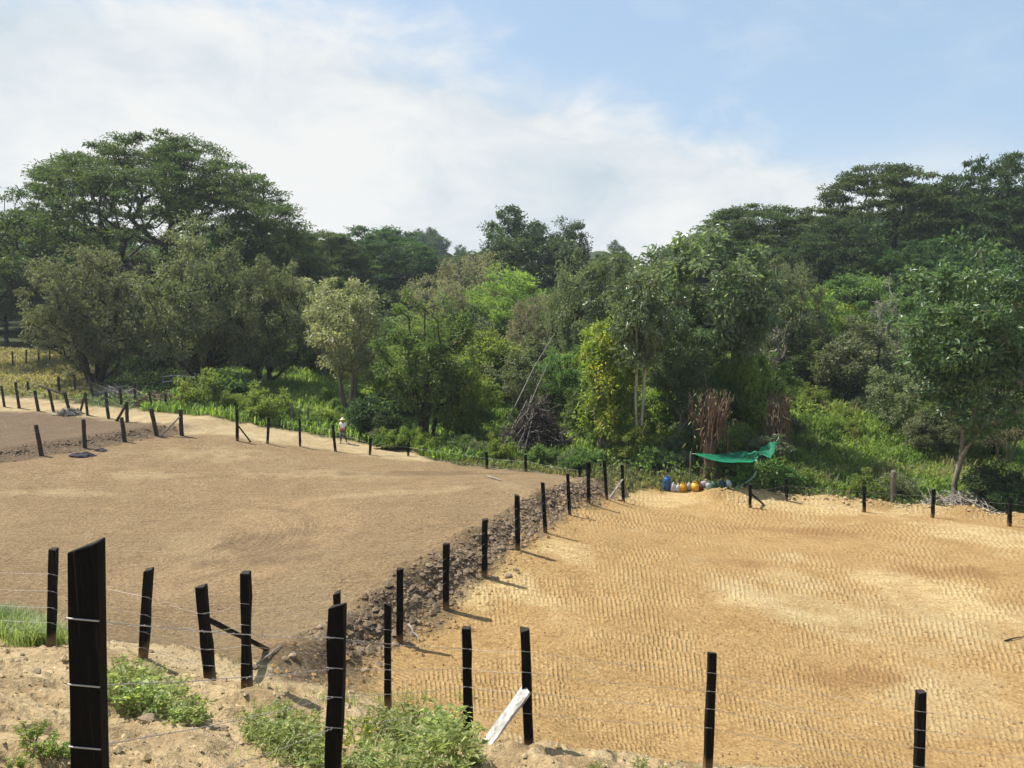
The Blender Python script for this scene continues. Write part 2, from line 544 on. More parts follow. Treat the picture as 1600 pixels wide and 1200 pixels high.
def ground_material():
    m, t = new_mat('ground_soil')
    geo = t.n('ShaderNodeNewGeometry')
    pos = geo.outputs['Position']
    sp = t.n('ShaderNodeSeparateXYZ', {0: pos})
    X, Y, Zp = sp.outputs
    za = t.n('ShaderNodeSeparateColor', {0: t.n('ShaderNodeAttribute', attribute_name='zone_a').outputs['Color']}).outputs
    zb = t.n('ShaderNodeSeparateColor', {0: t.n('ShaderNodeAttribute', attribute_name='zone_b').outputs['Color']}).outputs
    zg = t.n('ShaderNodeSeparateColor', {0: t.n('ShaderNodeAttribute', attribute_name='zone_c').outputs['Color']}).outputs
    big = t.noise(pos, 0.16, 5, 0.6, 0.5)
    mid = t.noise(pos, 0.9, 6, 0.65, 0.4)
    fine = t.noise(pos, 9.0, 6, 0.7)
    grit = t.noise(pos, 38.0, 3, 0.7)
    midl = t.math('MULTIPLY_ADD', fine, 0.62, t.math('MULTIPLY', mid, 0.38))
    midr = t.math('MULTIPLY_ADD', fine, 0.5, t.math('MULTIPLY', mid, 0.5))
    # soils
    right = t.ramp(midr, [(0.30, (0.244, 0.146, 0.056)), (0.50, (0.342, 0.219, 0.091)), (0.70, (0.417, 0.284, 0.131))])
    pale = t.ramp(mid, [(0.30, (0.365, 0.266, 0.133)), (0.7, (0.498, 0.398, 0.224))])
    palef = t.n('ShaderNodeMapRange', {0: big, 1: 0.54, 2: 0.70, 3: 0.0, 4: 1.0}, interpolation_type='SMOOTHSTEP').outputs[0]
    right = t.mix(t.math('MULTIPLY', palef, 0.75), right, pale)
    left = t.ramp(midl, [(0.30, (0.176, 0.118, 0.061)), (0.50, (0.268, 0.184, 0.099)), (0.72, (0.367, 0.264, 0.148))])
    left = t.mix(t.math('MULTIPLY', palef, 0.6), left, (0.299, 0.220, 0.124))
    ter = t.ramp(midl, [(0.3, (0.129, 0.087, 0.055)), (0.7, (0.216, 0.154, 0.098))])
    track = t.ramp(mid, [(0.3, (0.274, 0.195, 0.100)), (0.7, (0.432, 0.340, 0.199))])
    slope = t.ramp(mid, [(0.28, (0.264, 0.176, 0.090)), (0.5, (0.387, 0.286, 0.155)), (0.72, (0.501, 0.395, 0.233))])
    pad = t.ramp(mid, [(0.3, (0.133, 0.124, 0.050)), (0.55, (0.249, 0.207, 0.100)), (0.75, (0.315, 0.257, 0.133))])
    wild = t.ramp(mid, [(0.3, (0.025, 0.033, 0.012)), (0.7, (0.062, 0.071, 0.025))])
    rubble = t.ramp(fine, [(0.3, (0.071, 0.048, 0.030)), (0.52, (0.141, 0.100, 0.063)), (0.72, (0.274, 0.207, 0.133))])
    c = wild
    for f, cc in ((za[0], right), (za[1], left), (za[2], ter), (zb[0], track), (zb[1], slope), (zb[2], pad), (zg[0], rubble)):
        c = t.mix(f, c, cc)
    # the left field was dragged: faint long streaks
    mp = t.n('ShaderNodeMapping', {'Vector': pos, 'Rotation': (0, 0, R(-50)), 'Scale': (0.5, 8.0, 1.0)}).outputs[0]
    drag = t.noise(mp, 1.3, 7, 0.75, 0.3)
    cx, cy = ground_hit(210, 850)
    vx, vy = t.math('SUBTRACT', X, cx), t.math('SUBTRACT', Y, cy)
    rad_n = t.math('SQRT', t.math('ADD', t.math('MULTIPLY', vx, vx), t.math('MULTIPLY', vy, vy)))
    th_n = t.math('ARCTAN2', vy, vx)
    pol = t.n('ShaderNodeCombineXYZ', {0: t.math('MULTIPLY', rad_n, 4.5), 1: t.math('MULTIPLY', th_n, 1.6), 2: 0.0}).outputs[0]
    arcs = t.noise(pol, 1.3, 7, 0.75, 0.2)
    inarc = t.n('ShaderNodeMapRange', {0: t.math('MULTIPLY_ADD', t.noise(pos, 0.3, 3, 0.6), 5.0, rad_n), 1: 7.5, 2: 10.5, 3: 1.0, 4: 0.0}, interpolation_type='SMOOTHSTEP').outputs[0]
    inarc = t.math('MULTIPLY', inarc, t.n('ShaderNodeMapRange', {0: t.math('MULTIPLY_ADD', t.noise(pos, 0.25, 3, 0.6), 4.0, vx), 1: 2.6, 2: 5.6, 3: 0.0, 4: 1.0}, interpolation_type='SMOOTHSTEP').outputs[0])
    drag = t.n('ShaderNodeMix', {0: inarc, 2: drag, 3: arcs}).outputs[0]
    ruts = t.math('MULTIPLY', t.math('POWER', t.math('MULTIPLY_ADD', t.math('SINE', t.math('MULTIPLY', rad_n, 2.6)), 0.5, 0.5), 6.0), inarc)
    drag = t.math('SUBTRACT', drag, t.math('MULTIPLY', ruts, 0.15))
    c = t.mix(t.math('ADD', za[1], za[2]), c, t.mix(0.85, c, t.ramp(drag, [(0.22, (0.66, 0.64, 0.62)), (0.45, (1, 1, 1)), (0.66, (1.20, 1.19, 1.16))]), 'MULTIPLY'))
    soil = t.math('ADD', za[0], za[1], clamp=True)
    brk = t.ramp(t.noise(t.n('ShaderNodeMapping', {'Vector': pos, 'Scale': (0.6, 2.2, 1.0)}).outputs[0], 2.6, 7, 0.75, 0.4), [(0.38, 0.15), (0.60, 1.0)])
    c = t.mix(t.math('MULTIPLY', t.math('MULTIPLY', t.math('MULTIPLY', zg[1], soil), brk), 0.85), c, t.mix(za[1], (0.515, 0.390, 0.195), (0.415, 0.315, 0.174)))
    c = t.mix(t.math('MULTIPLY', t.math('MULTIPLY', zg[2], soil), 0.55), c, t.mix(za[1], (0.224, 0.120, 0.051), (0.141, 0.095, 0.056)))
    spk = t.ramp(fine, [(0.30, 0.70), (0.5, 1.0), (0.72, 1.22)])
    c = t.mix(0.8, c, spk, 'MULTIPLY')
    spk2 = t.ramp(grit, [(0.32, 0.62), (0.5, 1.0), (0.7, 1.25)])
    c = t.mix(0.55, c, spk2, 'MULTIPLY')
    crumbs = t.n('ShaderNodeTexVoronoi', {'Vector': pos, 'Scale': 11.0, 'Randomness': 1.0}).outputs
    cr_f = t.math('MULTIPLY', t.n('ShaderNodeMapRange', {0: crumbs['Distance'], 1: 0.12, 2: 0.34, 3: 1.0, 4: 0.0}).outputs[0], t.n('ShaderNodeSeparateColor', {0: crumbs['Color']}).outputs[0])
    c = t.mix(t.math('MULTIPLY', cr_f, 0.6), c, t.mix(1.0, c, (1.75, 1.75, 1.8), 'MULTIPLY'))
    # bulldozer tread: bars across each pass, passes side by side
    warp = t.noise(pos, 0.35, 3, 0.5)
    qx, qy = t.math('SUBTRACT', X, 0.6), t.math('ADD', Y, 3.0)
    rr_t = t.math('SQRT', t.math('ADD', t.math('MULTIPLY', qx, qx), t.math('MULTIPLY', qy, qy)))
    th_t = t.math('ARCTAN2', qx, qy)
    Yw = t.math('MULTIPLY_ADD', warp, 1.5, rr_t)
    band = t.math('DIVIDE', Yw, 0.62)
    bi = t.math('FLOOR', band)
    bf = t.math('FRACT', band)
    wn = t.n('ShaderNodeTexWhiteNoise', {'W': bi}, noise_dimensions='1D').outputs['Value']
    jag = t.noise(pos, 2.2, 3, 0.6)
    ph = t.math('ADD', t.math('MULTIPLY', th_t, 2 * math.pi * 19.0 / 0.100), t.math('MULTIPLY', wn, 6.28))
    ph = t.math('ADD', ph, t.math('MULTIPLY', jag, 2.6))
    ph = t.math('ADD', ph, t.math('MULTIPLY', bf, t.math('MULTIPLY_ADD', wn, 0.5, -0.25)))
    bars = t.math('MULTIPLY_ADD', t.math('SINE', ph), 0.5, 0.5)
    bars = t.math('POWER', bars, 1.5)
    gap = t.math('MULTIPLY', t.n('ShaderNodeMapRange', {0: t.math('ABSOLUTE', t.math('SUBTRACT', bf, 0.5)), 1: 0.40, 2: 0.5, 3: 1.0, 4: 0.1}).outputs[0], 1.0)
    amp = t.n('ShaderNodeMapRange', {0: t.noise(pos, 0.45, 4, 0.6), 1: 0.43, 2: 0.57, 3: 0.04, 4: 1.0}).outputs[0]
    tread = t.math('MULTIPLY', t.math('MULTIPLY', bars, gap), amp)
    # a second set of passes, driven askew, where the machine turned
    Xr = t.math('ADD', t.math('MULTIPLY', X, 0.62), t.math('MULTIPLY', Y, 0.78))
    Yr = t.math('ADD', t.math('MULTIPLY', Y, 0.62), t.math('MULTIPLY', X, -0.78))
    b2 = t.math('DIVIDE', t.math('MULTIPLY_ADD', warp, 1.2, Yr), 0.7)
    w2 = t.n('ShaderNodeTexWhiteNoise', {'W': t.math('FLOOR', b2)}, noise_dimensions='1D').outputs['Value']
    p2 = t.math('ADD', t.math('MULTIPLY', Xr, 2 * math.pi / 0.14), t.math('MULTIPLY_ADD', w2, 6.28, t.math('MULTIPLY', jag, 2.0)))
    bars2 = t.math('POWER', t.math('MULTIPLY_ADD', t.math('SINE', p2), 0.5, 0.5), 1.5)
    turn = t.n('ShaderNodeMapRange', {0: t.math('ADD', t.noise(pos, 0.22, 2, 0.5), t.math('MULTIPLY', X, -0.035)), 1: 0.46, 2: 0.54, 3: 0.0, 4: 1.0}).outputs[0]
    tread = t.math('ADD', t.math('MULTIPLY', tread, t.math('SUBTRACT', 1.0, turn)), t.math('MULTIPLY', t.math('MULTIPLY', bars2, amp), turn))
    tread = t.math('MULTIPLY', tread, t.math('SUBTRACT', 1.0, zg[0], clamp=True))
    lip = t.math('MULTIPLY', t.n('ShaderNodeMapRange', {0: bf, 1: 0.0, 2: 0.10, 3: 1.0, 4: 0.0}).outputs[0], t.n('ShaderNodeMapRange', {0: jag, 1: 0.45, 2: 0.62, 3: 0.0, 4: 1.0}).outputs[0])
    crumb = t.n('ShaderNodeTexVoronoi', {'Vector': pos, 'Scale': 17.0, 'Randomness': 1.0}, feature='SMOOTH_F1').outputs['Distance']
    hgt = t.math('MULTIPLY', t.math('MULTIPLY', tread, za[0]), 0.025)
    hgt = t.math('ADD', hgt, t.math('MULTIPLY', t.math('MULTIPLY', lip, za[0]), 0.03))
    hgt = t.math('ADD', hgt, t.math('MULTIPLY', t.math('MULTIPLY', crumb, za[0]), -0.03))
    hgt = t.math('ADD', hgt, t.math('MULTIPLY', t.math('MULTIPLY', drag, t.math('ADD', za[1], za[2])), 0.13))
    lump = t.n('ShaderNodeTexVoronoi', {'Vector': pos, 'Scale': 13.0, 'Randomness': 1.0}, feature='SMOOTH_F1').outputs['Distance']
    hgt = t.math('ADD', hgt, t.math('MULTIPLY', t.math('MULTIPLY', lump, t.math('ADD', za[1], za[2])), -0.05))
    hgt = t.math('ADD', hgt, t.math('MULTIPLY', fine, 0.055))
    hgt = t.math('ADD', hgt, t.math('MULTIPLY', grit, 0.020))
    hgt = t.math('ADD', hgt, t.math('MULTIPLY', t.math('MULTIPLY', mid, zb[1]), 0.20))
    b = t.n('ShaderNodeBump', {'Height': hgt, 'Strength': 1.0, 'Distance': 1.0}).outputs[0]
    p = t.n('ShaderNodeBsdfPrincipled', {'Base Color': c, 'Roughness': 0.95, 'Specular IOR Level': 0.1, 'Normal': b})
    t.n('ShaderNodeOutputMaterial', {'Surface': p.outputs[0]})
    return m


GROUND = ground_material()
allw = np.concatenate([zw, zr[:, None]], 1)
face_zone = allw[gf].sum(1).argmax(1)
GN = [('field', 'orange tan bulldozed field with tread marks right of the fence'),
      ('field', 'brown graded field left of the dividing fence'),
      ('field', 'raised brown plot behind three posts at far left'),
      ('path', 'pale dirt track running between fences to the far left'),
      ('hillside', 'pale yellow rough dirt slope at the bottom of the picture'),
      ('meadow', 'dry grassy paddock beyond the track at far left'),
      ('ground', 'dark overgrown ground under the trees')]
za_all = np.concatenate([zw[:, 0:3], np.ones((len(zw), 1))], 1)
zb_all = np.concatenate([zw[:, 3:6], np.ones((len(zw), 1))], 1)
nzp = fbm(GX.ravel() * 0.9, GY.ravel() * 0.9, 81, 5)


def blobs(lst):
    a = np.zeros(GX.size)
    for px, py, rx, ry in lst:
        x, y = ground_hit(px, py)
        a = np.maximum(a, np.exp(-((GX.ravel() - x) / rx) ** 2 - ((GY.ravel() - y) / ry) ** 2))
    return sstep(0.30, 0.80, a + nzp * 0.9)


pale_a = blobs([(1560, 840, 2.6, 3.0), (1480, 925, 1.7, 1.3), (1560, 960, 1.4, 1.0), (1390, 905, 1.0, 0.8), (1500, 800, 5, 1.4), (1280, 795, 4.5, 1.2), (1030, 785, 3.0, 2.0), (800, 925, 1.1, 1.1),
                (745, 940, 0.7, 0.9), (350, 712, 3.0, 1.6), (220, 742, 2.4, 1.0), (500, 742, 4.5, 1.2), (90, 770, 2.5, 0.7), (620, 770, 4, 0.8), (1160, 940, 1.0, 0.6), (870, 860, 0.8, 1.0)])
red_a = blobs([(1490, 895, 1.7, 0.9), (1250, 830, 2.5, 0.9), (1150, 880, 1.5, 0.6), (1330, 1060, 2.0, 0.6), (420, 860, 2.0, 2.0), (680, 740, 4, 1.0)])
zc_all = np.stack([rub, pale_a, red_a, np.ones(len(rub))], 1)
for k, (nm, lb) in enumerate(GN):
    fk = gf[face_zone == k]
    if not len(fk):
        continue
    idx, inv = np.unique(fk, return_inverse=True)
    me = mesh_np(nm, gv[idx], inv.reshape(fk.shape), GROUND, smooth=True)
    for an, dat in (('zone_a', za_all), ('zone_b', zb_all), ('zone_c', zc_all)):
        at_ = me.attributes.new(an, 'FLOAT_COLOR', 'POINT')
        at_.data.foreach_set('color', dat[idx].astype(np.float32).ravel())
    me.normals_split_custom_set_from_vertices([tuple(v) for v in vn[idx]])
    tag(obj(nm, me), lb, nm, kind='structure')

# ------------------------------------------------------------------ trees
def unit(v):
    return v / (np.linalg.norm(v, axis=-1, keepdims=True) + 1e-9)


def make_crown_points(rs, kind, H, Rc, base, n, dome=0.62, depth=0.13):
    """centres of the leaf clumps"""
    pts = []
    if kind == 'dome':
        for i in range(n):
            r = Rc * math.sqrt(rs.uniform(0.0, 1.0))
            th = rs.uniform(0, 2 * math.pi)
            lob = 1 + 0.12 * math.sin(3 * th + 1.3) + 0.08 * math.sin(7 * th)
            r *= lob * (rs.uniform(1.0, 1.12) if rs.uniform() < 0.15 else 1.0)
            top = base + (H - base) * (1 - dome * (r / (Rc * 1.15)) ** 2.3)
            z = top - min(abs(rs.normal(0, depth)), 2.2 * depth) * H * (1 - 0.35 * r / Rc)
            z += 0.05 * H * (vnoise(np.array([r * math.cos(th) * 0.28]), np.array([r * math.sin(th) * 0.28]), 3)[0])
            pts.append((r * math.cos(th), r * math.sin(th), z))
    else:
        zc0 = (base + H) / 2
        hz_ = (H - base) / 2
        sq = {'round': 1.0, 'column': 1.0, 'bush': 1.0}.get(kind, 1.0)
        lobes = unit(rs.normal(0, 1, (9, 3)))
        lg = rs.uniform(-0.42, 0.36, 9)
        while len(pts) < n:
            d = unit(rs.normal(0, 1, 3))
            f = rs.uniform(0, 1) ** 0.30
            g = 1 + sum(lg[k] * max(0, float(d @ lobes[k])) ** 4 for k in range(9))
            q = d * f * g
            if rs.uniform() < 0.12:
                q = d * g * rs.uniform(1.02, 1.13)
            x, y, z = q[0] * Rc, q[1] * Rc, zc0 + q[2] * hz_
            if kind == 'bush' and z < zc0:        # wide skirts
                x *= 1.0
                y *= 1.0
            if z < base * 0.6:
                continue
            pts.append((x, y, z))
    return np.array(pts)


def gen_tree(seed, H, Rc, kind='round', base=None, n=80, cr=1.0, flat=0.7, lpc=120, leaf=(0.3, 0.14), trunk_r=0.25,
             stems=1, up=0.5, droop=0.25, mat='mid', bark=BARK_DARK, twigs=3, lean=0.0, skel_z=0.35, dome=0.62, depth=0.13):
    rs = np.random.RandomState(seed)
    base = 0.3 * H if base is None else base
    C = make_crown_points(rs, kind, H, Rc, base, n, dome, depth)
    # skeleton
    nodes, parent = [], []
    for s in range(stems):
        a = 2 * math.pi * s / stems + rs.uniform(0, 1)
        spread = 0.0 if stems == 1 else 0.10 * Rc
        tip = np.array([math.cos(a) * spread * 3.2 + lean * H * 0.3, math.sin(a) * spread * 3.2, base + (H - base) * skel_z])
        p0 = np.array([math.cos(a) * spread * 0.5, math.sin(a) * spread * 0.5, -0.3])
        k = 7
        last = -1
        for i in range(k):
            t = i / (k - 1)
            p = p0 * (1 - t) + tip * t + rs.normal(0, 0.02 * H / 4, 3) * (0 < i) * np.array([1, 1, 0.3])
            nodes.append(p)
            parent.append(last)
            last = len(nodes) - 1
    N = [np.array(p) for p in nodes]
    plen = [0.0] * len(N)
    for i in range(len(N)):
        if parent[i] >= 0:
            plen[i] = plen[parent[i]] + float(np.linalg.norm(N[i] - N[parent[i]]))
    lowlim = base * 0.45
    axis0 = np.array([0, 0, base])
    order = np.argsort(np.linalg.norm(C - axis0, axis=1))
    ends = []
    for ci in order:
        c = C[ci]
        A = np.array(N)
        d = np.linalg.norm(A - c, axis=1)
        cost = d + 0.25 * np.array(plen) + 3.0 * np.clip(A[:, 2] - c[2] + 0.25 * d, 0, None)
        cost[A[:, 2] < lowlim] += 1e3 if stems == 1 else 20
        b = int(np.argmin(cost))
        k = max(2, int(d[b] / (0.13 * H)) + 1)
        p0, last = N[b], b
        for i in range(1, k + 1):
            t = i / k
            p = p0 * (1 - t) + c * t
            p = p + np.array([0, 0, 1.0]) * (-0.10 * d[b] * math.sin(math.pi * t)) * (1 if kind == 'dome' else 0.5)
            if i < k:
                p = p + rs.normal(0, 0.045 * d[b], 3)
            N.append(p)
            parent.append(last)
            plen.append(plen[last] + float(np.linalg.norm(p - N[last])))
            last = len(N) - 1
        ends.append(last)
    cnt = np.zeros(len(N))
    for e in ends:
        k = e
        while k >= 0:
            cnt[k] += 1
            k = parent[k]
    tot = max(1.0, n / stems)
    rad_ = np.clip(trunk_r * (np.maximum(cnt, 0.5) / tot) ** 0.52, 0.018, trunk_r)
    for i in range(len(N)):
        if N[i][2] < 0.4:
            rad_[i] *= 1.35
    segs = []
    for i in range(len(N)):
        if parent[i] >= 0:
            r1 = rad_[i]
            r0 = min(rad_[parent[i]], r1 * 1.6)
            segs.append((*N[parent[i]], *N[i], r0, r1))
    for e in ends:                                 # twigs inside the clumps
        for q in range(twigs):
            d_ = unit(rs.normal(0, 1, 3) + np.array([0, 0, 0.4])) * cr * rs.uniform(0.5, 1.1) * np.array([1, 1, max(flat, 0.4)])
            segs.append((*N[e], *(N[e] + d_), 0.018, 0.006))
    tv, tf = tubes(segs, 5)
    trunk = mesh_np('trunk', tv, tf, bark, smooth=True)
    # leaves
    nl = int(lpc * len(C))
    ids = rs.randint(0, len(C), nl)
    d = unit(rs.normal(0, 1, (nl, 3)))
    rr = rs.uniform(0, 1, (nl, 1)) ** 0.55
    csz = rs.uniform(0.5, 1.35, len(C))[ids][:, None]
    off = d * rr * cr * csz * np.array([1, 1, flat])
    pos = C[ids] + off
    pos[:, 2] = np.maximum(pos[:, 2], 0.05)
    ax = unit(off * 0.8 + rs.normal(0, 0.7, (nl, 3)) * cr + np.array([0, 0, -droop * cr]))
    nr_ = unit(rs.normal(0, 1, (nl, 3)) * (1 - up) + np.array([0, 0, 1.0]) * up)
    L = leaf[0] * rs.uniform(0.65, 1.3, nl)
    Wd = leaf[1] * rs.uniform(0.7, 1.25, nl)
    lv, lf = leaves_np(pos, ax, nr_, L, Wd)
    ct = rs.uniform(0, 1, len(C))[ids]
    tint = np.clip(0.45 * ct + 0.55 * rs.beta(1.6, 2.2, nl), 0, 1)
    crown = mesh_np('crown', lv, lf, LM[mat], np.repeat(tint, 4))
    return dict(trunk=trunk, crown=crown, H=H, R=Rc)


PROTO = {
    'saman': gen_tree(1, 27, 16.5, 'dome', 7.0, 800, 1.45, 0.30, 125, (0.40, 0.16), 0.5, 5, 0.7, 0.0, 'saman', twigs=2, skel_z=0.12, dome=0.80, depth=0.22),
    'domeA': gen_tree(2, 24, 11, 'dome', 8, 270, 1.45, 0.20, 130, (0.46, 0.19), 0.5, 1, 0.7, 0.0, 'saman', twigs=2, skel_z=-0.1, dome=0.7, depth=0.18),
    'domeB': gen_tree(3, 22, 12, 'dome', 6, 310, 1.5, 0.22, 130, (0.46, 0.20), 0.5, 2, 0.65, 0.0, 'dark', twigs=2, skel_z=-0.1, dome=0.75, depth=0.20),
    'denseA': gen_tree(4, 17, 6.5, 'round', 3.0, 150, 1.25, 0.75, 120, (0.50, 0.25), 0.35, 1, 0.45, 0.2, 'dark'),
    'denseB': gen_tree(5, 16, 6.0, 'round', 3.0, 130, 1.3, 0.65, 110, (0.50, 0.25), 0.3, 1, 0.45, 0.2, 'mid'),
    'denseC': gen_tree(6, 15, 6.0, 'round', 3.5, 120, 1.2, 0.7, 120, (0.48, 0.22), 0.3, 2, 0.5, 0.2, 'saman'),
    'gappy': gen_tree(7, 22, 6.0, 'round', 9.0, 90, 1.35, 0.65, 110, (0.55, 0.25), 0.4, 1, 0.5, 0.1, 'dark'),
    'oliveA': gen_tree(8, 11, 5.2, 'bush', 0.6, 240, 0.85, 0.85, 130, (0.30, 0.12), 0.3, 3, 0.3, 0.45, 'olive'),
    'oliveB': gen_tree(9, 11, 4.6, 'bush', 0.9, 200, 0.8, 0.85, 130, (0.30, 0.12), 0.28, 2, 0.3, 0.45, 'olive'),
    'oliveC': gen_tree(31, 11, 5.0, 'bush', 0.5, 240, 0.8, 0.8, 130, (0.28, 0.11), 0.28, 4, 0.3, 0.4, 'olive'),
    'paleA': gen_tree(10, 9.5, 3.0, 'round', 2.4, 130, 0.62, 0.8, 85, (0.27, 0.11), 0.14, 5, 0.3, 0.4, 'pale', BARK_PALE),
    'multi': gen_tree(11, 9.0, 3.3, 'bush', 1.6, 150, 0.62, 0.8, 95, (0.27, 0.12), 0.16, 6, 0.4, 0.3, 'mid', BARK_DARK),
    'yellow': gen_tree(12, 9.0, 2.0, 'bush', 0.9, 120, 0.55, 0.9, 85, (0.26, 0.13), 0.12, 3, 0.35, 0.4, 'yellow', BARK_PALE),
    'bigA': gen_tree(13, 12.5, 3.9, 'round', 3.6, 150, 0.72, 0.75, 62, (0.46, 0.20), 0.2, 2, 0.45, 0.4, 'big', BARK_PALE),
    'bigB': gen_tree(14, 11.0, 2.2, 'round', 5.4, 85, 0.68, 0.75, 60, (0.40, 0.17), 0.11, 2, 0.45, 0.45, 'big', BARK_WHITE),
    'bigC': gen_tree(15, 13.0, 3.3, 'round', 3.0, 175, 0.66, 0.75, 85, (0.30, 0.14), 0.13, 1, 0.5, 0.3, 'biggreen', BARK_PALE, skel_z=0.5),
    'bushy': gen_tree(16, 6.0, 2.6, 'bush', 0.7, 110, 0.6, 0.8, 95, (0.27, 0.13), 0.1, 5, 0.4, 0.2, 'bright', BARK_DARK),
    'oliveS': gen_tree(17, 6.0, 2.8, 'bush', 0.7, 110, 0.62, 0.75, 95, (0.26, 0.12), 0.1, 4, 0.4, 0.2, 'olive', BARK_DARK),
    'dryT': gen_tree(18, 10, 3.6, 'round', 2.2, 140, 0.75, 0.9, 60, (0.26, 0.10), 0.14, 4, 0.3, 0.3, 'dry', BARK_PALE, twigs=9),
    'greenL': gen_tree(19, 10, 3.6, 'round', 1.8, 130, 0.75, 0.9, 80, (0.34, 0.10), 0.14, 4, 0.3, -0.5, 'bright', BARK_PALE, twigs=5),
    'darkbush': gen_tree(20, 2.6, 1.5, 'bush', 0.2, 70, 0.38, 0.8, 80, (0.20, 0.11), 0.05, 5, 0.45, 0.2, 'dark', BARK_DARK),
    'shrubA': gen_tree(21, 1.8, 1.1, 'bush', 0.1, 50, 0.30, 0.8, 70, (0.17, 0.08), 0.03, 6, 0.4, 0.0, 'bright', BARK_DARK),
    'shrubB': gen_tree(22, 1.6, 1.2, 'bush', 0.1, 50, 0.32, 0.7, 70, (0.19, 0.10), 0.03, 6, 0.4, 0.1, 'mid', BARK_DARK),
    'shrubC': gen_tree(23, 1.5, 1.1, 'bush', 0.1, 45, 0.30, 0.8, 55, (0.17, 0.07), 0.03, 6, 0.3, 0.1, 'olive', BARK_DARK),
    'bare': gen_tree(24, 7.5, 1.6, 'column', 2.5, 36, 0.5, 0.9, 6, (0.22, 0.09), 0.10, 3, 0.4, 0.2, 'dry', STICK_GREY, twigs=10),
    'far': gen_tree(25, 14, 6.0, 'round', 2.5, 60, 1.7, 0.7, 60, (0.9, 0.5), 0.3, 1, 0.5, 0.1, 'dark'),
}
rnd = random.Random(7)


def plant(proto, name, label, cat, px, d, top=None, wpx=None, group=None, rot=None, xyh=None, parts=True):
    pr = PROTO[proto]
    p = at(px, 455, d)
    x, y = p.x, d
    z = hz(x, y)
    if top is None:
        s = wpx
        sxy = szz = s
    else:
        Ht = at(px, top, d).z - z
        szz = Ht / pr['H'] * 0.97
        sxy = (wpx * d / F / 2) / pr['R'] * 0.94
    e = thing(name, label, cat, (x, y, z), rnd.uniform(0, 6.28) if rot is None else rot, group)
    e.scale = (sxy, sxy, szz)
    obj('trunk', pr['trunk'], e)
    obj('crown', pr['crown'], e)
    return e


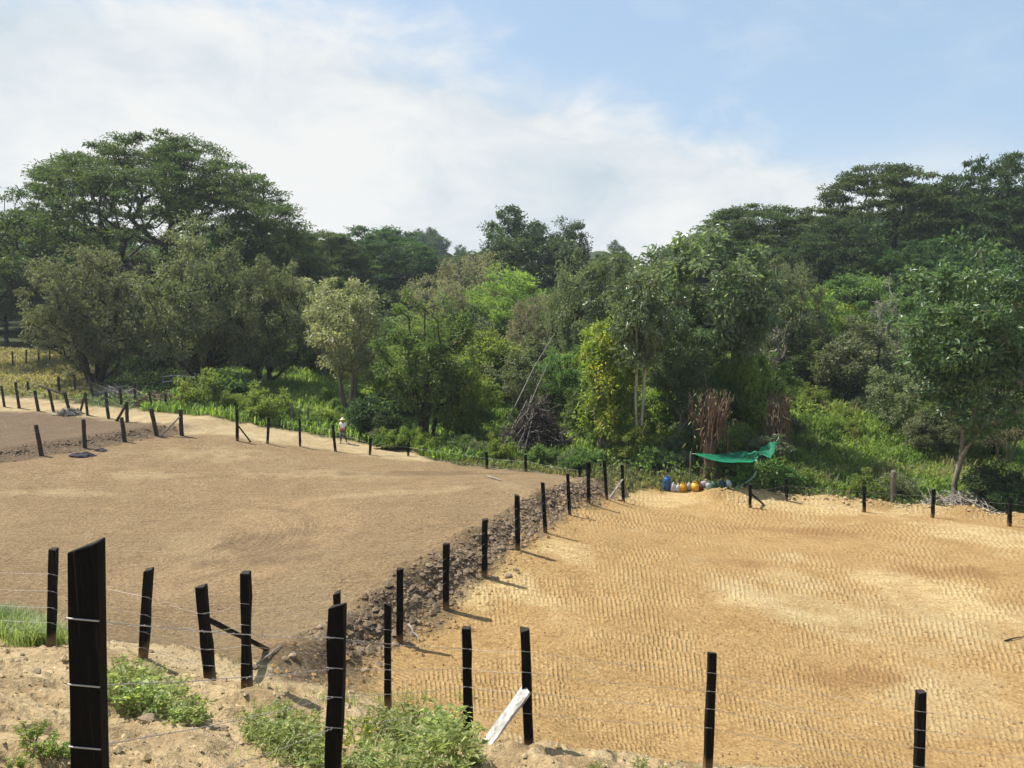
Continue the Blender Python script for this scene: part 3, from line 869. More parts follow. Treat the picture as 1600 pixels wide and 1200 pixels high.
T = 'tree'
FEATURE = [
    ('saman', 'umbrella_tree', 'huge spreading umbrella tree rising above the rounded olive trees, sky showing through its branches', 255, 82, 203, 480),
    ('oliveC', 'bushy_tree', 'round olive bushy tree at far left with a dark hollow trunk beside the paddock', 140, 60, 383, 195),
    ('oliveA', 'bushy_tree', 'tallest of the round olive bushy trees, beside the old rail fence', 305, 59, 370, 205),
    ('oliveB', 'bushy_tree', 'olive bushy tree with slim trunk just right of the tallest olive one', 410, 58, 398, 150),
    ('paleA', 'pale_tree', 'pale brown many stemmed tree standing right behind the walking person', 540, 52, 428, 140),
    ('multi', 'broad_bush_tree', 'deep green many stemmed tree at the field edge between person and brush pile', 665, 46, 476, 165),
    ('domeB', 'umbrella_tree', 'broad dark umbrella tree on the skyline left of the far hill', 590, 105, 347, 230),
    ('domeA', 'umbrella_tree', 'flat topped dark tree between the huge umbrella tree and the skyline dip', 500, 97, 352, 170),
    ('gappy', 'skyline_tree', 'tall round headed tree standing alone above the skyline at centre', 805, 112, 312, 115),
    ('gappy', 'skyline_tree', 'smaller round headed skyline tree just right of the tall lone one', 885, 112, 334, 85),
    ('denseA', 'forest_tree', 'dense dark tree filling in below the two skyline trees at centre', 838, 107, 366, 175),
    ('dryT', 'dry_tree', 'rounded brownish half dry tree below the skyline dip', 735, 88, 388, 115),
    ('dryT', 'dry_tree', 'grey twiggy tree behind the deep green many stemmed tree', 682, 72, 425, 115),
    ('greenL', 'feathery_tree', 'light green feathery tree at centre above the brush pile', 800, 74, 418, 150),
    ('dryT', 'dry_tree', 'brown twiggy tree in front of the light green feathery tree', 845, 66, 452, 110),
    ('oliveB', 'bushy_tree', 'brownish olive tree left of the tall large leaved trees', 920, 58, 388, 135),
    ('yellow', 'yellow_tree', 'slender tree with yellow leaves right of the brush pile', 945, 41.5, 462, 110),
    ('bigA', 'large_leaf_tree', 'tallest large leaved tree above the green tarp', 1080, 47, 350, 205),
    ('bigB', 'large_leaf_tree', 'pale leaved tree on two thin whitish trunks behind the divider fence end', 1003, 40.2, 398, 105),
    ('bigB', 'large_leaf_tree', 'pale large leaved tree on the right flank of the tallest one', 1160, 46, 378, 110),
    ('bigC', 'large_leaf_tree', 'dark low large leaved tree between whitish trunks and reddish vine tree', 1070, 42, 480, 120),
    ('domeA', 'umbrella_tree', 'umbrella tree low on the skyline at the left end of the right hand row', 1180, 96, 310, 250),
    ('domeA', 'umbrella_tree', 'umbrella tree reaching out farthest left of the two highest on the right', 1370, 90, 243, 260),
    ('domeB', 'umbrella_tree', 'highest dark umbrella tree at the right edge of the skyline', 1545, 86, 230, 240),
    ('domeA', 'umbrella_tree', 'dark umbrella tree cut by the right edge of the picture', 1690, 84, 240, 220),
    ('domeB', 'umbrella_tree', 'lower umbrella tree under the farthest reaching right hand one', 1300, 82, 330, 190),
    ('domeB', 'umbrella_tree', 'lower dark umbrella tree left of the single trunk tree at right', 1440, 76, 365, 180),
    ('bigC', 'single_trunk_tree', 'dark leafy tree on one bare slender trunk at the right field edge', 1520, 36.8, 358, 230),
    ('bigC', 'single_trunk_tree', 'dark leafy tree partly cut by the right edge behind the slender trunk tree', 1640, 40, 375, 170),
    ('oliveS', 'olive_bush', 'wide olive bush at the top of the bright grass slope', 1340, 58, 498, 145),
    ('oliveS', 'olive_bush', 'olive bush left of the slender trunk tree', 1440, 50, 560, 130),
    ('bushy', 'green_bush', 'bright green bush between the two dry vine trees', 1165, 46, 520, 90),
    ('bushy', 'green_bush', 'bright green bush left of the slanting pale pole', 765, 58, 508, 110),
    ('bushy', 'green_bush', 'bright green bush left of the yellow leaved tree', 885, 54, 545, 95),
    ('bushy', 'green_bush', 'green bush at the right foot of the deep green many stemmed tree', 725, 46, 565, 90),
    ('oliveS', 'olive_bush', 'grey green bush behind the brush pile', 820, 52, 545, 110),
    ('bare', 'bare_tree', 'leafless whitish tree right of the pale large leaved tree', 1205, 52, 455, 70),
    ('bare', 'bare_tree', 'dead trunk with twigs in front of the right hand umbrella trees', 1392, 62, 425, 60),
    ('dryT', 'dry_tree', 'half dry brown tree behind the slender trunk at the right edge', 1590, 44, 560, 120),
    ('denseA', 'forest_tree', 'dark tree at the left edge above the paddock', 5, 84, 398, 110),
    ('bigA', 'large_leaf_tree', 'grey green tree filling in behind the pale leaved tree', 985, 56, 392, 150),
    ('oliveB', 'bushy_tree', 'olive tree between the tallest large leaved tree and the umbrella trees', 1230, 62, 400, 130),
    ('paleA', 'pale_tree', 'olive brown tree behind the pale many stemmed tree', 500, 64, 430, 120),
]
for pr, nm, lb, px, d, top, wpx in FEATURE:
    plant(pr, nm, lb, 'bush' if 'bush' in nm and 'tree' not in nm else T, px, d, top, wpx)


def near(px, tab):
    for x, w_ in tab:
        if px < x:
            return w_
    return tab[-1][1]


LAND = [(60, 'at the left edge above the paddock'), (160, 'left of the huge umbrella tree'), (300, "behind the huge umbrella tree's middle"), (400, "behind the huge umbrella tree's right half"),
        (490, 'right of the huge umbrella tree'), (570, 'behind the pale many stemmed tree'), (640, 'left of the wooded far hill'), (700, 'below the wooded far hill'), (765, 'in the skyline dip at centre'),
        (860, 'below the tall lone skyline tree'), (930, 'below the smaller skyline tree'), (1000, 'behind the yellow leaved tree'), (1060, 'behind the thin whitish trunks'), (1120, 'behind the tallest large leaved tree'),
        (1200, 'above the dry vine trees'), (1280, "above the grass slope's left end"), (1350, 'above the wide olive bush'), (1430, 'left of the slender trunk tree'), (1540, 'behind the slender trunk tree'),
        (9999, 'at the right edge')]
EDGE = [(640, 'right of the walking person'), (700, 'below the deep green many stemmed tree'), (760, 'left of the grey stakes'), (810, 'left of the brush pile'), (860, 'in front of the brush pile'), (910, 'right of the brush pile'),
        (960, 'behind the divider fence end'), (1010, 'below the thin whitish trunks'), (1050, 'left of the blue drum'), (1100, 'behind the bags and cans'), (1150, 'behind the green tarp'), (1200, 'by the tarp end'), (9999, 'right of the tarp')]


def prof(px, tab):
    xs, ys = zip(*tab)
    return float(np.interp(px, xs, ys))


SKYLINE = [(-300, 320), (0, 322), (120, 335), (480, 352), (700, 378), (930, 376), (1000, 372), (1080, 346), (1250, 330), (1400, 300), (1600, 262), (1900, 260)]
BACK = [('denseA', 'dense dark green tree in the back rows'), ('denseB', 'mid green rounded tree in the back rows'),
        ('denseC', 'olive dark tree in the back rows'), ('domeB', 'flat topped dark tree in the back rows')]
ROWN = ['farthest row', 'third back row', 'second back row', 'first back row']
for row, (d, dy, step, jit) in enumerate([(135, 6, 95, 16), (112, 30, 100, 20), (94, 62, 95, 26), (80, 105, 95, 30)]):
    px = -170 + row * 31
    while px < 1780:
        q = px + rnd.uniform(-25, 25)
        px += step
        if q < 330 and d < 90:
            continue
        k = rnd.choice([0, 0, 1, 2, 3]) if d > 90 else rnd.choice([0, 1, 1, 2])
        if -60 < q < 140 and d < 100:
            k = 0
        dd_ = d + rnd.uniform(-6, 6)
        top = prof(q, SKYLINE) + dy + rnd.uniform(0, jit)
        plant(BACK[k][0], 'forest_tree', BACK[k][1].replace('back rows', ROWN[row]) + ' ' + near(q, LAND), T, q, dd_, top, rnd.uniform(120, 170), 'forest trees in the back rows')
MIDR = [('oliveS', 'low olive thicket bush in front of the forest'), ('bushy', 'low bright green thicket bush in front of the forest'),
        ('greenL', 'feathery green thicket tree in front of the forest'), ('multi', 'mid green thicket tree in front of the forest')]
for d, y0, y1, a, b, step in [(68, 470, 520, 440, 1240, 75), (60, 520, 560, 600, 1240, 80), (70, 430, 480, 1180, 1800, 80), (62, 520, 560, 1380, 1800, 90)]:
    px = a
    while px < b:
        q = px + rnd.uniform(-20, 20)
        px += step
        k = rnd.choice([0, 1, 2, 3])
        plant(MIDR[k][0], 'thicket_bush', MIDR[k][1].replace('in front of the forest', near(q, LAND)), 'bush', q, d + rnd.uniform(-4, 4), rnd.uniform(y0, y1), rnd.uniform(90, 140), 'thicket bushes in front of the forest')

UND = [('oliveS', 'olive thicket bush filling in under the front trees'), ('bushy', 'bright green thicket bush filling in under the front trees'),
       ('multi', 'mid green tree filling in under the front trees'), ('bigA', 'grey green large leaved tree under the front trees')]
for a, b, d0, d1, h0, h1, n_, ks in [(600, 760, 50, 58, 2.2, 3.8, 5, [0, 1, 2]), (880, 1060, 44, 52, 2.5, 5.0, 12, [1, 1, 2, 3]), (1010, 1200, 43, 50, 2.5, 5.5, 14, [1, 1, 1, 2, 3]), (960, 1230, 39.5, 43, 1.3, 2.6, 12, [1, 1, 2, 3]),
                                     (230, 560, 64, 72, 3.0, 5.5, 11, [0, 2, 2]), (760, 900, 52, 60, 2.5, 4.0, 5, [0, 1]), (1390, 1640, 46, 56, 2.5, 4.5, 7, [0, 1, 2]), (1240, 1330, 56, 62, 3, 5, 3, [0, 2])]:
    for i in range(n_):
        q = rnd.uniform(a, b)
        d = rnd.uniform(d0, d1)
        k = rnd.choice(ks)
        pr = PROTO[UND[k][0]]
        g = hz(at(q, 455, d).x, d)
        hh = rnd.uniform(h0, h1)
        top = to_px(at(q, 455, d).x, d, g + hh)[1]
        plant(UND[k][0], 'thicket_bush', UND[k][1].split(' filling')[0].split(' under')[0] + ' under the front trees ' + (near(q, EDGE) if 590 < q < 1240 else near(q, LAND)), 'bush', q, d, top, hh * rnd.uniform(0.75, 1.1) * F / d, 'thicket bushes under the front trees')
for q, top, wpx, k in [(60, 345, 170, 'denseA'), (130, 350, 150, 'domeB'), (370, 352, 190, 'denseA'), (440, 350, 170, 'domeB'), (210, 380, 150, 'denseC'), (310, 385, 150, 'denseA')]:
    plant(k, 'forest_tree', 'dark tree filling in ' + near(q, LAND), T, q, 98, top, wpx, 'trees behind the huge umbrella tree')

# shrubs by the track and along the field edge
SHRUBS = [('shrubA', 'bright green shrub nearest the track left of the grey stakes', 308, 51, 1.25),
          ('shrubA', 'bright green shrub on a rise by the grey stakes', 410, 49, 1.15),
          ('shrubB', 'rounded green shrub behind the two bright track shrubs', 350, 53, 1.3),
          ('darkbush', 'low dark bush right of the walking person', 568, 47.2, 0.95),
          ('darkbush', 'low dark bush under the deep green many stemmed tree', 600, 46.5, 0.75),
          ('shrubB', 'leafy shrub under the tarp end by the braced post', 1195, 35.6, 0.95),
          ('shrubB', 'leafy shrub between tarp and short post', 1225, 36.2, 1.0),
          ('darkbush', 'dark bush at the right edge of the far field', 1570, 36, 0.9),
          ('darkbush', 'dark bush in front of the brushwood at far right', 1600, 34.8, 0.6),
          ('shrubC', 'olive shrub beside the thick grey stake', 1425, 38, 0.9)]
for pr, lb, px, d, s in SHRUBS:
    plant(pr, 'shrub', lb, 'shrub', px, d, None, s)
for i in range(120):
    px = rnd.uniform(590, 1260)
    edge = prof(px, [(590, 44.5), (760, 40.5), (905, 37.3), (1000, 38.5), (1260, 37.5)])
    d = edge + rnd.uniform(0, 1) ** 1.6 * 12
    if 775 < px < 905 and d > edge + 0.8:
        continue
    pr = rnd.choice(['shrubA', 'shrubB', 'shrubB', 'shrubC'])
    lb = {'shrubA': 'bright green low shrub in the thicket along the field edge', 'shrubB': 'mid green low shrub in the thicket along the field edge',
          'shrubC': 'olive low shrub in the thicket along the field edge'}[pr]
    lb = lb.replace('in the thicket along the field edge', ('at the field edge ' if d - edge < 3 else 'farther back ') + near(px, EDGE))
    plant(pr, 'shrub', lb, 'shrub', px, d, None, rnd.uniform(0.35, 0.75) * (1 + (d - edge) * 0.06), 'low shrubs along the field edge')
for i in range(34):
    px = rnd.uniform(290, 560)
    edge = prof(px, [(290, 50.5), (420, 48.5), (560, 48)])
    plant(rnd.choice(['shrubA', 'shrubB']), 'shrub', 'green low shrub on the verge behind the track ' + near(px, [(340, 'near the left bright shrub'), (400, 'between the bright shrubs'), (450, 'right of the risen bright shrub'), (500, 'by the grey verge stakes'), (9999, 'left of the person')]), 'shrub', px, edge + rnd.uniform(0, 1) ** 1.5 * 9, None,
          rnd.uniform(0.35, 0.7), 'low shrubs behind the dirt track')
for i in range(14):
    px = rnd.uniform(1260, 1620)
    d = rnd.uniform(37.5, 58)
    plant(rnd.choice(['shrubB', 'shrubC', 'shrubA']), 'shrub', 'small shrub in the tall grass ' + ('low' if d < 44 else 'high') + ' on the slope ' + near(px, [(1330, 'right of the dry vines'), (1420, 'above the thick grey stake'), (1500, 'left of the slender trunk'), (9999, 'right of the slender trunk')]), 'shrub', px, d, None, rnd.uniform(0.4, 0.8),
          'small shrubs in the tall grass')


# far hill with its trees
def hill(name, label, px, d, top, wpx):
    c = at(px, top, d)
    n = 40
    Rx = wpx * d / F / 2
    u = np.linspace(-1, 1, n)
    U, V = np.meshgrid(u, u)
    rr_ = np.hypot(U, V)
    z0 = CZ - 8
    Zz = z0 + (c.z - z0) * np.clip(1 - rr_ ** 2, 0, 1) ** 1.2 * (1 + 0.12 * fbm(U * 3, V * 3, 8, 3)) - 0.5
    v = np.stack([c.x + U * Rx, d + V * Rx * 0.8, Zz], -1).reshape(-1, 3)
    i, j = np.meshgrid(np.arange(n - 1), np.arange(n - 1), indexing='ij')
    f = np.stack([i * n + j, i * n + j + 1, (i + 1) * n + j + 1, (i + 1) * n + j], -1).reshape(-1, 4)
    o = obj(name, mesh_np(name, v, f, simple_mat('hill_soil', (0.03, 0.045, 0.02), (0.07, 0.085, 0.035), 0.1, 0.95, 0.2), smooth=True))
    tag(o, label, 'hill', kind='structure')
    return c, Rx


HILLS = [hill('hill', 'wooded far hill showing over the trees left of centre', 640, 250, 372, 330), hill('hill', 'small far hill right of the skyline trees', 935, 290, 394, 200)]
for (c, Rx), nt in zip(HILLS, (110, 40)):
    for i in range(nt):
        a, r = rnd.uniform(-1, 1), rnd.uniform(-1, 0.15)
        if a * a + r * r > 0.95:
            continue
        x, y = c.x + a * Rx, c.y + r * Rx * 0.8
        z0 = CZ - 8
        z = z0 + (c.z - z0) * max(0, 1 - a * a - r * r) ** 1.2 - 1.5
        e = thing('hill_tree', 'small hazy tree on the far hill', T, (x, y, z), rnd.uniform(0, 6.28), 'trees on the far hills')
        s = rnd.uniform(0.24, 0.45)
        e.scale = (s, s, s * rnd.uniform(0.7, 1.2))
        obj('trunk', PROTO['far']['trunk'], e)
        obj('crown', PROTO['far']['crown'], e)

# ------------------------------------------------------------------ dry vine trees, brush piles
rs0 = np.random.RandomState(77)


def curve_pts(p0, p1, sag, k, jit, rs):
    out = []
    for i in range(k + 1):
        t = i / k
        p = p0 * (1 - t) + p1 * t + np.array([0, 0, sag * math.sin(math.pi * t)])
        if 0 < i < k:
            p = p + rs.normal(0, jit, 3)
        out.append(p)
    return out


def vine_tree(px, base_py, d, H, name, label, wide, n_up, n_hang, top_leaf):
    p = at(px, base_py, d)
    x, y = p.x, d
    e = thing(name, label, 'tree', (x, y, hz(x, y)))
    rs = np.random.RandomState(int(px))
    segs = path_segs([np.array([0, 0, -0.2]), np.array([0.03, 0, H * 0.18]), np.array([-0.05, 0, H * 0.36]), np.array([0, 0, H * 0.5])], [0.34, 0.27, 0.30, 0.2])
    for i in range(5):
        a = rs.uniform(0, 6.28)
        segs += path_segs([np.array([math.cos(a) * 0.45, math.sin(a) * 0.45, -0.1]), np.array([math.cos(a) * 0.2, math.sin(a) * 0.2, H * 0.2])], [0.10, 0.08])
    v, f = tubes(segs, 8)
    obj('trunk', mesh_np('trunk', v, f, BARK_BROWN, smooth=True), e)
    segs = []
    for i in range(n_up):
        a = rs.uniform(0, 6.28)
        r1 = wide * math.sqrt(rs.uniform(0.03, 1.15))
        p0 = np.array([math.cos(a) * 0.15, math.sin(a) * 0.15, H * rs.uniform(0.22, 0.4)])
        p1 = np.array([math.cos(a) * r1, math.sin(a) * r1, H * rs.uniform(0.55, 1.0) ** 0.8])
        pm = curve_pts(p0, p1, 0.15, 5, 0.05, rs)
        pm = [q + np.array([math.cos(a), math.sin(a), 0]) * (0.10 * rs.uniform(-1.0, 1.6)) * wide * math.sin(math.pi * k / 5) for k, q in enumerate(pm)]
        r = rs.uniform(0.04, 0.095)
        segs += path_segs(pm, np.linspace(r, r * 0.5, 6))
    v, f = tubes(segs, 6)
    obj('stems', mesh_np('stems', v, f, BARK_BROWN, smooth=True), e)
    segs = []
    for i in range(n_hang):
        a = rs.uniform(0, 6.28)
        r1 = wide * math.sqrt(rs.uniform(0.2, 1.0)) * 1.1
        zt = H * rs.uniform(0.72, 1.0)
        p0 = np.array([math.cos(a) * r1 * 0.8, math.sin(a) * r1 * 0.8, zt])
        p1 = np.array([math.cos(a) * r1 * rs.uniform(0.6, 1.1), math.sin(a) * r1 * rs.uniform(0.6, 1.1), zt - H * rs.uniform(0.25, 0.6)])
        segs += path_segs(curve_pts(p0, p1, 0.12, 4, 0.06, rs), np.full(5, rs.uniform(0.012, 0.03)))
        if i % 3 == 0:
            q = p0 + rs.normal(0, 0.5, 3)
            segs += path_segs([p0, q], [0.02, 0.008])
    v, f = tubes(segs, 4)
    o = obj('dry_vines', mesh_np('dry_vines', v, f, BARK_BROWN if top_leaf else simple_mat('vine_brown', (0.10, 0.07, 0.045), (0.26, 0.19, 0.12), 5)), e)
    o['kind'] = 'stuff'
    n = 170
    a = rs.uniform(0, 6.28, n)
    r = wide * np.sqrt(rs.uniform(0.15, 1.2, n))
    z = H * (0.98 - np.abs(rs.normal(0, 0.28, n)))
    pos = np.stack([np.cos(a) * r, np.sin(a) * r, np.maximum(z, 0.3)], 1)
    lv, lf = leaves_np(pos, unit(rs.normal(0, 0.5, (n, 3)) + np.array([0, 0, -1.0])), unit(rs.normal(0, 1, (n, 3))), rs.uniform(0.15, 0.4, n), rs.uniform(0.03, 0.08, n))
    o = obj('dry_leaves', mesh_np('dry_leaves', lv, lf, LM['dry'], np.repeat(rs.uniform(0, 1, n), 4)), e)
    o['kind'] = 'stuff'
    return e


vine_tree(1107, 750, 37.2, 4.5, 'vine_tree', 'reddish brown trunk with a fan of dry vine stems behind the green tarp', 1.05, 40, 26, True)
vine_tree(1216, 700, 41.5, 4.3, 'vine_tree', 'column of hanging grey brown dry vines left of the grass slope', 0.62, 22, 120, False)


def stick_pile(name, label, cat, px, d, wx, h, n, mat, big_mat, nbig, seed, blen=2.2):
    rs = np.random.RandomState(seed)
    p = at(px, 455, d)
    e = thing(name, label, cat, (p.x, d, hz(p.x, d)))
    segs = []
    for i in range(n):
        a = rs.uniform(0, 6.28)
        r = wx * math.sqrt(rs.uniform(0, 1))
        c = np.array([math.cos(a) * r, math.sin(a) * r * 0.7, h * (1 - (r / wx) ** 1.5) * rs.uniform(0.1, 1.0) + 0.05])
        dr = unit(rs.normal(0, 1, 3) * np.array([1, 1, 0.55]))
        L = rs.uniform(0.3, 1.0) * blen * 0.5
        pts = [c - dr * L, c + rs.normal(0, 0.07, 3), c + dr * L]
        for q in pts:
            q[2] = max(q[2], 0.02)
        rr_ = rs.uniform(0.014, 0.04)
        segs += path_segs(pts, [rr_, rr_ * 0.85, rr_ * 0.4])
    v, f = tubes(segs, 4)
    o = obj('twigs', mesh_np('twigs', v, f, mat), e)
    o['kind'] = 'stuff'
    for i in range(nbig):
        a = rs.uniform(0, 6.28)
        foot = np.array([math.cos(a) * wx * 1.05, math.sin(a) * wx * 0.8 - wx * 0.15, 0.05])
        top = np.array([rs.normal(0, wx * 0.25), rs.normal(0, wx * 0.2), h * rs.uniform(0.75, 1.15)])
        rr_ = rs.uniform(0.025, 0.05)
        v, f = tubes(path_segs(curve_pts(foot, top, 0.05, 3, 0.05, rs), np.linspace(rr_, rr_ * 0.6, 4)), 6)
        obj('branch', mesh_np('branch', v, f, big_mat, smooth=True), e)
    return e


stick_pile('brush_pile', 'tall dark mound of cut branches with pale poles leaning on it', 'brush pile', 838, 42.3, 1.8, 2.75, 1000, STICK_DARK, STICK_GREY, 16, 3, 2.4)
stick_pile('brush_pile', 'low grey pile of brushwood by the slender trunk at right', 'brush pile', 1530, 35.6, 2.1, 0.9, 240, STICK_GREY, STICK_GREY, 8, 4, 1.6)
stick_pile('brush_pile', 'small reddish brown heap of dry brush beside the track', 'brush pile', 243, 51.5, 1.5, 0.85, 240, BARK_BROWN, BARK_BROWN, 5, 5, 1.2)
stick_pile('brush_pile', 'grey wood heap at the foot of the hollow olive tree', 'brush pile', 172, 54.5, 1.5, 0.7, 160, STICK_GREY, STICK_GREY, 6, 6, 1.3)
stick_pile('brush_pile', 'tiny tangle of twigs against the leaning track posts', 'brush pile', 95, 48.2, 0.7, 0.5, 90, STICK_GREY, STICK_GREY, 2, 7, 0.9)


def pole(px0, py0, d0, px1, py1, d1, r, label, mat=STICK_GREY, name='pole', seed=1):
    a, b = at(px0, py0, d0), at(px1, py1, d1)
    rs = np.random.RandomState(seed)
    e = np.array([b.x - a.x, b.y - a.y, b.z - a.z])
    v, f = tubes(path_segs(curve_pts(np.zeros(3), e, 0.03 * np.linalg.norm(e), 6, 0.02, rs), np.linspace(r, r * 0.45, 7)), 7)
    o = obj(name, mesh_np(name, v, f, mat, smooth=True), loc=a)
    return tag(o, label, 'pole')


def gpole(px0, d0, px1, py1, d1, r, label, **k):
    x = at(px0, 455, d0).x
    z = hz(x, d0)
    py = to_px(x, d0, z - 0.05)[1]
    return pole(px0, py, d0, px1, py1, d1, r, label, **k)


gpole(772, 44, 866, 522, 47, 0.055, 'long pale pole slanting up to the right above the brush pile', seed=2)
gpole(800, 42.5, 860, 560, 44.5, 0.05, 'pale bent branch rising in front of the brush pile', seed=3)
pole(820, 712, 39.5, 868, 733, 38.2, 0.04, 'pale fallen branch on the weeds behind the field edge', seed=4)
pole(610, 690, 47, 640, 700, 45.5, 0.07, 'pale log lying at the right end of the track', seed=5)

# ------------------------------------------------------------------ undergrowth and grass
def area_points(rs, n, box, test):
    out = []
    while sum(len(o) for o in out) < n:
        q = rs.uniform(0, 1, (n, 2)) * np.array([box[1] - box[0], box[3] - box[2]]) + np.array([box[0], box[2]])
        out.append(q[test(q[:, 0], q[:, 1])])
    return np.concatenate(out)[:n]


def wild_w(x, y):
    _, rest = zone_weights(x, y)
    return rest


def blades(name, label, q, rs, hmin, hmax, wd, mat, lean=0.45, cat='grass', tint_shift=0.0, clump=None):
    n = len(q)
    z = height(q[:, 0], q[:, 1]) - 0.03
    base = np.stack([q[:, 0], q[:, 1], z], 1)
    a = rs.uniform(0, 6.28, n)
    Hh = rs.uniform(hmin, hmax, n)
    if clump is not None:
        Hh = Hh * clump
    ln = rs.uniform(0.1, 1.0, n) * lean * Hh
    dx, dy = np.cos(a), np.sin(a)
    sxv = np.stack([-dy, dx, np.zeros(n)], 1)
    out = np.stack([dx, dy, np.zeros(n)], 1)
    wv = (wd * rs.uniform(0.6, 1.3, n))[:, None]
    b0 = base - sxv * wv * 0.4
    b1 = base + sxv * wv * 0.4
    mid = base + out * (ln * 0.35)[:, None] + np.array([0, 0, 1.0]) * (Hh * 0.62)[:, None]
    m0 = mid - sxv * wv * 0.5
    m1 = mid + sxv * wv * 0.5
    tip = base + out * ln[:, None] + np.array([0, 0, 1.0]) * (Hh * (0.98 - 0.25 * (ln / Hh)))[:, None]
    t0 = tip - sxv * wv * 0.08
    t1 = tip + sxv * wv * 0.08
    V = np.stack([b0, b1, m1, m0, t1, t0], 1).reshape(-1, 3)
    k = (np.arange(n) * 6)[:, None]
    Fq = np.concatenate([k + np.array([[0, 1, 2, 3]]), k + np.array([[3, 2, 4, 5]])])
    patch = 0.5 + fbm(q[:, 0] * 0.5, q[:, 1] * 0.5, 55, 3)
    tint = np.clip(0.5 * patch + 0.5 * rs.uniform(0, 1, n) + tint_shift, 0, 1)
    o = obj(name, mesh_np(name, V, Fq, mat, np.repeat(tint, 6)))
    return tag(o, label, cat, kind='stuff')


rsg = np.random.RandomState(11)
# tall grass on the slope to the right
q = area_points(rsg, 60000, (11, 46, 38.5, 64), lambda x, y: (wild_w(x, y) > 0.5) & (vnoise(x * 0.7, y * 0.7, 13) > -0.27))
cl = np.clip(0.55 + 1.1 * (vnoise(q[:, 0] * 0.9, q[:, 1] * 0.9, 12) + 0.35), 0.35, 1.5)
blades('tall_grass', 'tall bright green grass on the slope right of the dry vines', q, rsg, 0.35, 0.95, 0.075, LM['grass'], 0.95, clump=cl)
q = area_points(rsg, 26000, (11, 46, 38.5, 64), lambda x, y: (wild_w(x, y) > 0.5) & (vnoise(x * 0.35, y * 0.35, 14) > -0.1))
n = len(q)
zz = height(q[:, 0], q[:, 1]) + rsg.uniform(0.05, 0.8, n) * np.clip(0.6 + 1.5 * vnoise(q[:, 0] * 0.8, q[:, 1] * 0.8, 15), 0.2, 1.3)
lv, lf = leaves_np(np.stack([q[:, 0], q[:, 1], zz], 1), unit(rsg.normal(0, 1, (n, 3))), unit(rsg.normal(0, 0.5, (n, 3)) + np.array([0, 0, 1.0])), rsg.uniform(0.14, 0.34, n), rsg.uniform(0.08, 0.17, n))
tag(obj('leafy_weeds', mesh_np('leafy_weeds', lv, lf, LM['bright'], np.repeat(rsg.uniform(0, 1, n), 4))), 'leafy bright weeds among the tall grass on the right slope', 'weeds', kind='stuff')
q = area_points(rsg, 5000, (11, 46, 38.5, 62), lambda x, y: (wild_w(x, y) > 0.5) & (vnoise(x * 0.5, y * 0.5, 16) > 0.18))
blades('dead_stalks', 'pale dead stalks in patches of the right slope', q, rsg, 0.5, 1.2, 0.045, LM['straw'], 0.7)
# green verge at left and centre
q = area_points(rsg, 45000, (-24, 12, 40, 66), lambda x, y: wild_w(x, y) > 0.5)
blades('verge_grass', 'bright green grass between the track and the trees', q, rsg, 0.3, 0.8, 0.07, LM['grass'], 0.6)
# shorter duller grass at the field edges
q = area_points(rsg, 26000, (-14, 34, 33, 46), lambda x, y: (wild_w(x, y) > 0.4))
blades('short_grass', 'low dull grass along the far edges of the fields', q, rsg, 0.12, 0.38, 0.06, LM['straw'], 0.6, tint_shift=-0.35)
# dry paddock
q = area_points(rsg, 22000, (-62, -25, 48, 88), lambda x, y: zone_weights(x, y)[0][:, 5] > 0.4)
blades('dry_grass', 'dry straw coloured grass of the far left paddock', q, rsg, 0.15, 0.5, 0.10, LM['straw'], 0.7)
# broad leaved ground cover everywhere under the trees
q = area_points(rsg, 52000, (-40, 52, 36, 84), lambda x, y: wild_w(x, y) > 0.6)
n = len(q)
zz = height(q[:, 0], q[:, 1]) + rsg.uniform(0.02, 0.55, n) * (0.35 + 1.3 * np.clip(vnoise(q[:, 0] * 0.45, q[:, 1] * 0.45, 6) + 0.4, 0, 1))
lv, lf = leaves_np(np.stack([q[:, 0], q[:, 1], zz], 1), unit(rsg.normal(0, 1, (n, 3))), unit(rsg.normal(0, 0.6, (n, 3)) + np.array([0, 0, 1.0])), rsg.uniform(0.15, 0.34, n), rsg.uniform(0.08, 0.17, n))
tag(obj('undergrowth', mesh_np('undergrowth', lv, lf, LM['mid'], np.repeat(rsg.uniform(0, 1, n), 4))), 'leafy ground cover under the trees and bushes', 'undergrowth', kind='stuff')

# ------------------------------------------------------------------ clods and rubble
def clods(name, label, pts, sizes, mat, rs, sink=0.35):
    n = len(pts)
    base = np.array([(1, 0, 0), (0.3, 0.9, 0), (-0.8, 0.5, 0), (-0.7, -0.7, 0), (0.4, -0.9, 0), (0.1, 0.05, 0.85), (-0.1, 0, -0.8)])
    fc = np.array([(0, 1, 5), (1, 2, 5), (2, 3, 5), (3, 4, 5), (4, 0, 5), (1, 0, 6), (2, 1, 6), (3, 2, 6), (4, 3, 6), (0, 4, 6)])
    V = base[None] * rs.uniform(0.65, 1.35, (n, 7, 1))
    a = rs.uniform(0, 6.28, n)
    ca, sa = np.cos(a)[:, None], np.sin(a)[:, None]
    V = np.stack([V[:, :, 0] * ca - V[:, :, 1] * sa, V[:, :, 0] * sa + V[:, :, 1] * ca, V[:, :, 2] * rs.uniform(0.6, 1.1, (n, 1))], -1)
    V = V * sizes[:, None, None]
    z = height(pts[:, 0], pts[:, 1])
    V = V + np.stack([pts[:, 0], pts[:, 1], z + sizes * (0.5 - sink)], 1)[:, None, :]
    f = (np.arange(n) * 7)[:, None, None] + fc[None]
    o = obj(name, mesh_np(name, V.reshape(-1, 3), f.reshape(-1, 3), mat))
    return tag(o, label, 'soil clods', kind='stuff')


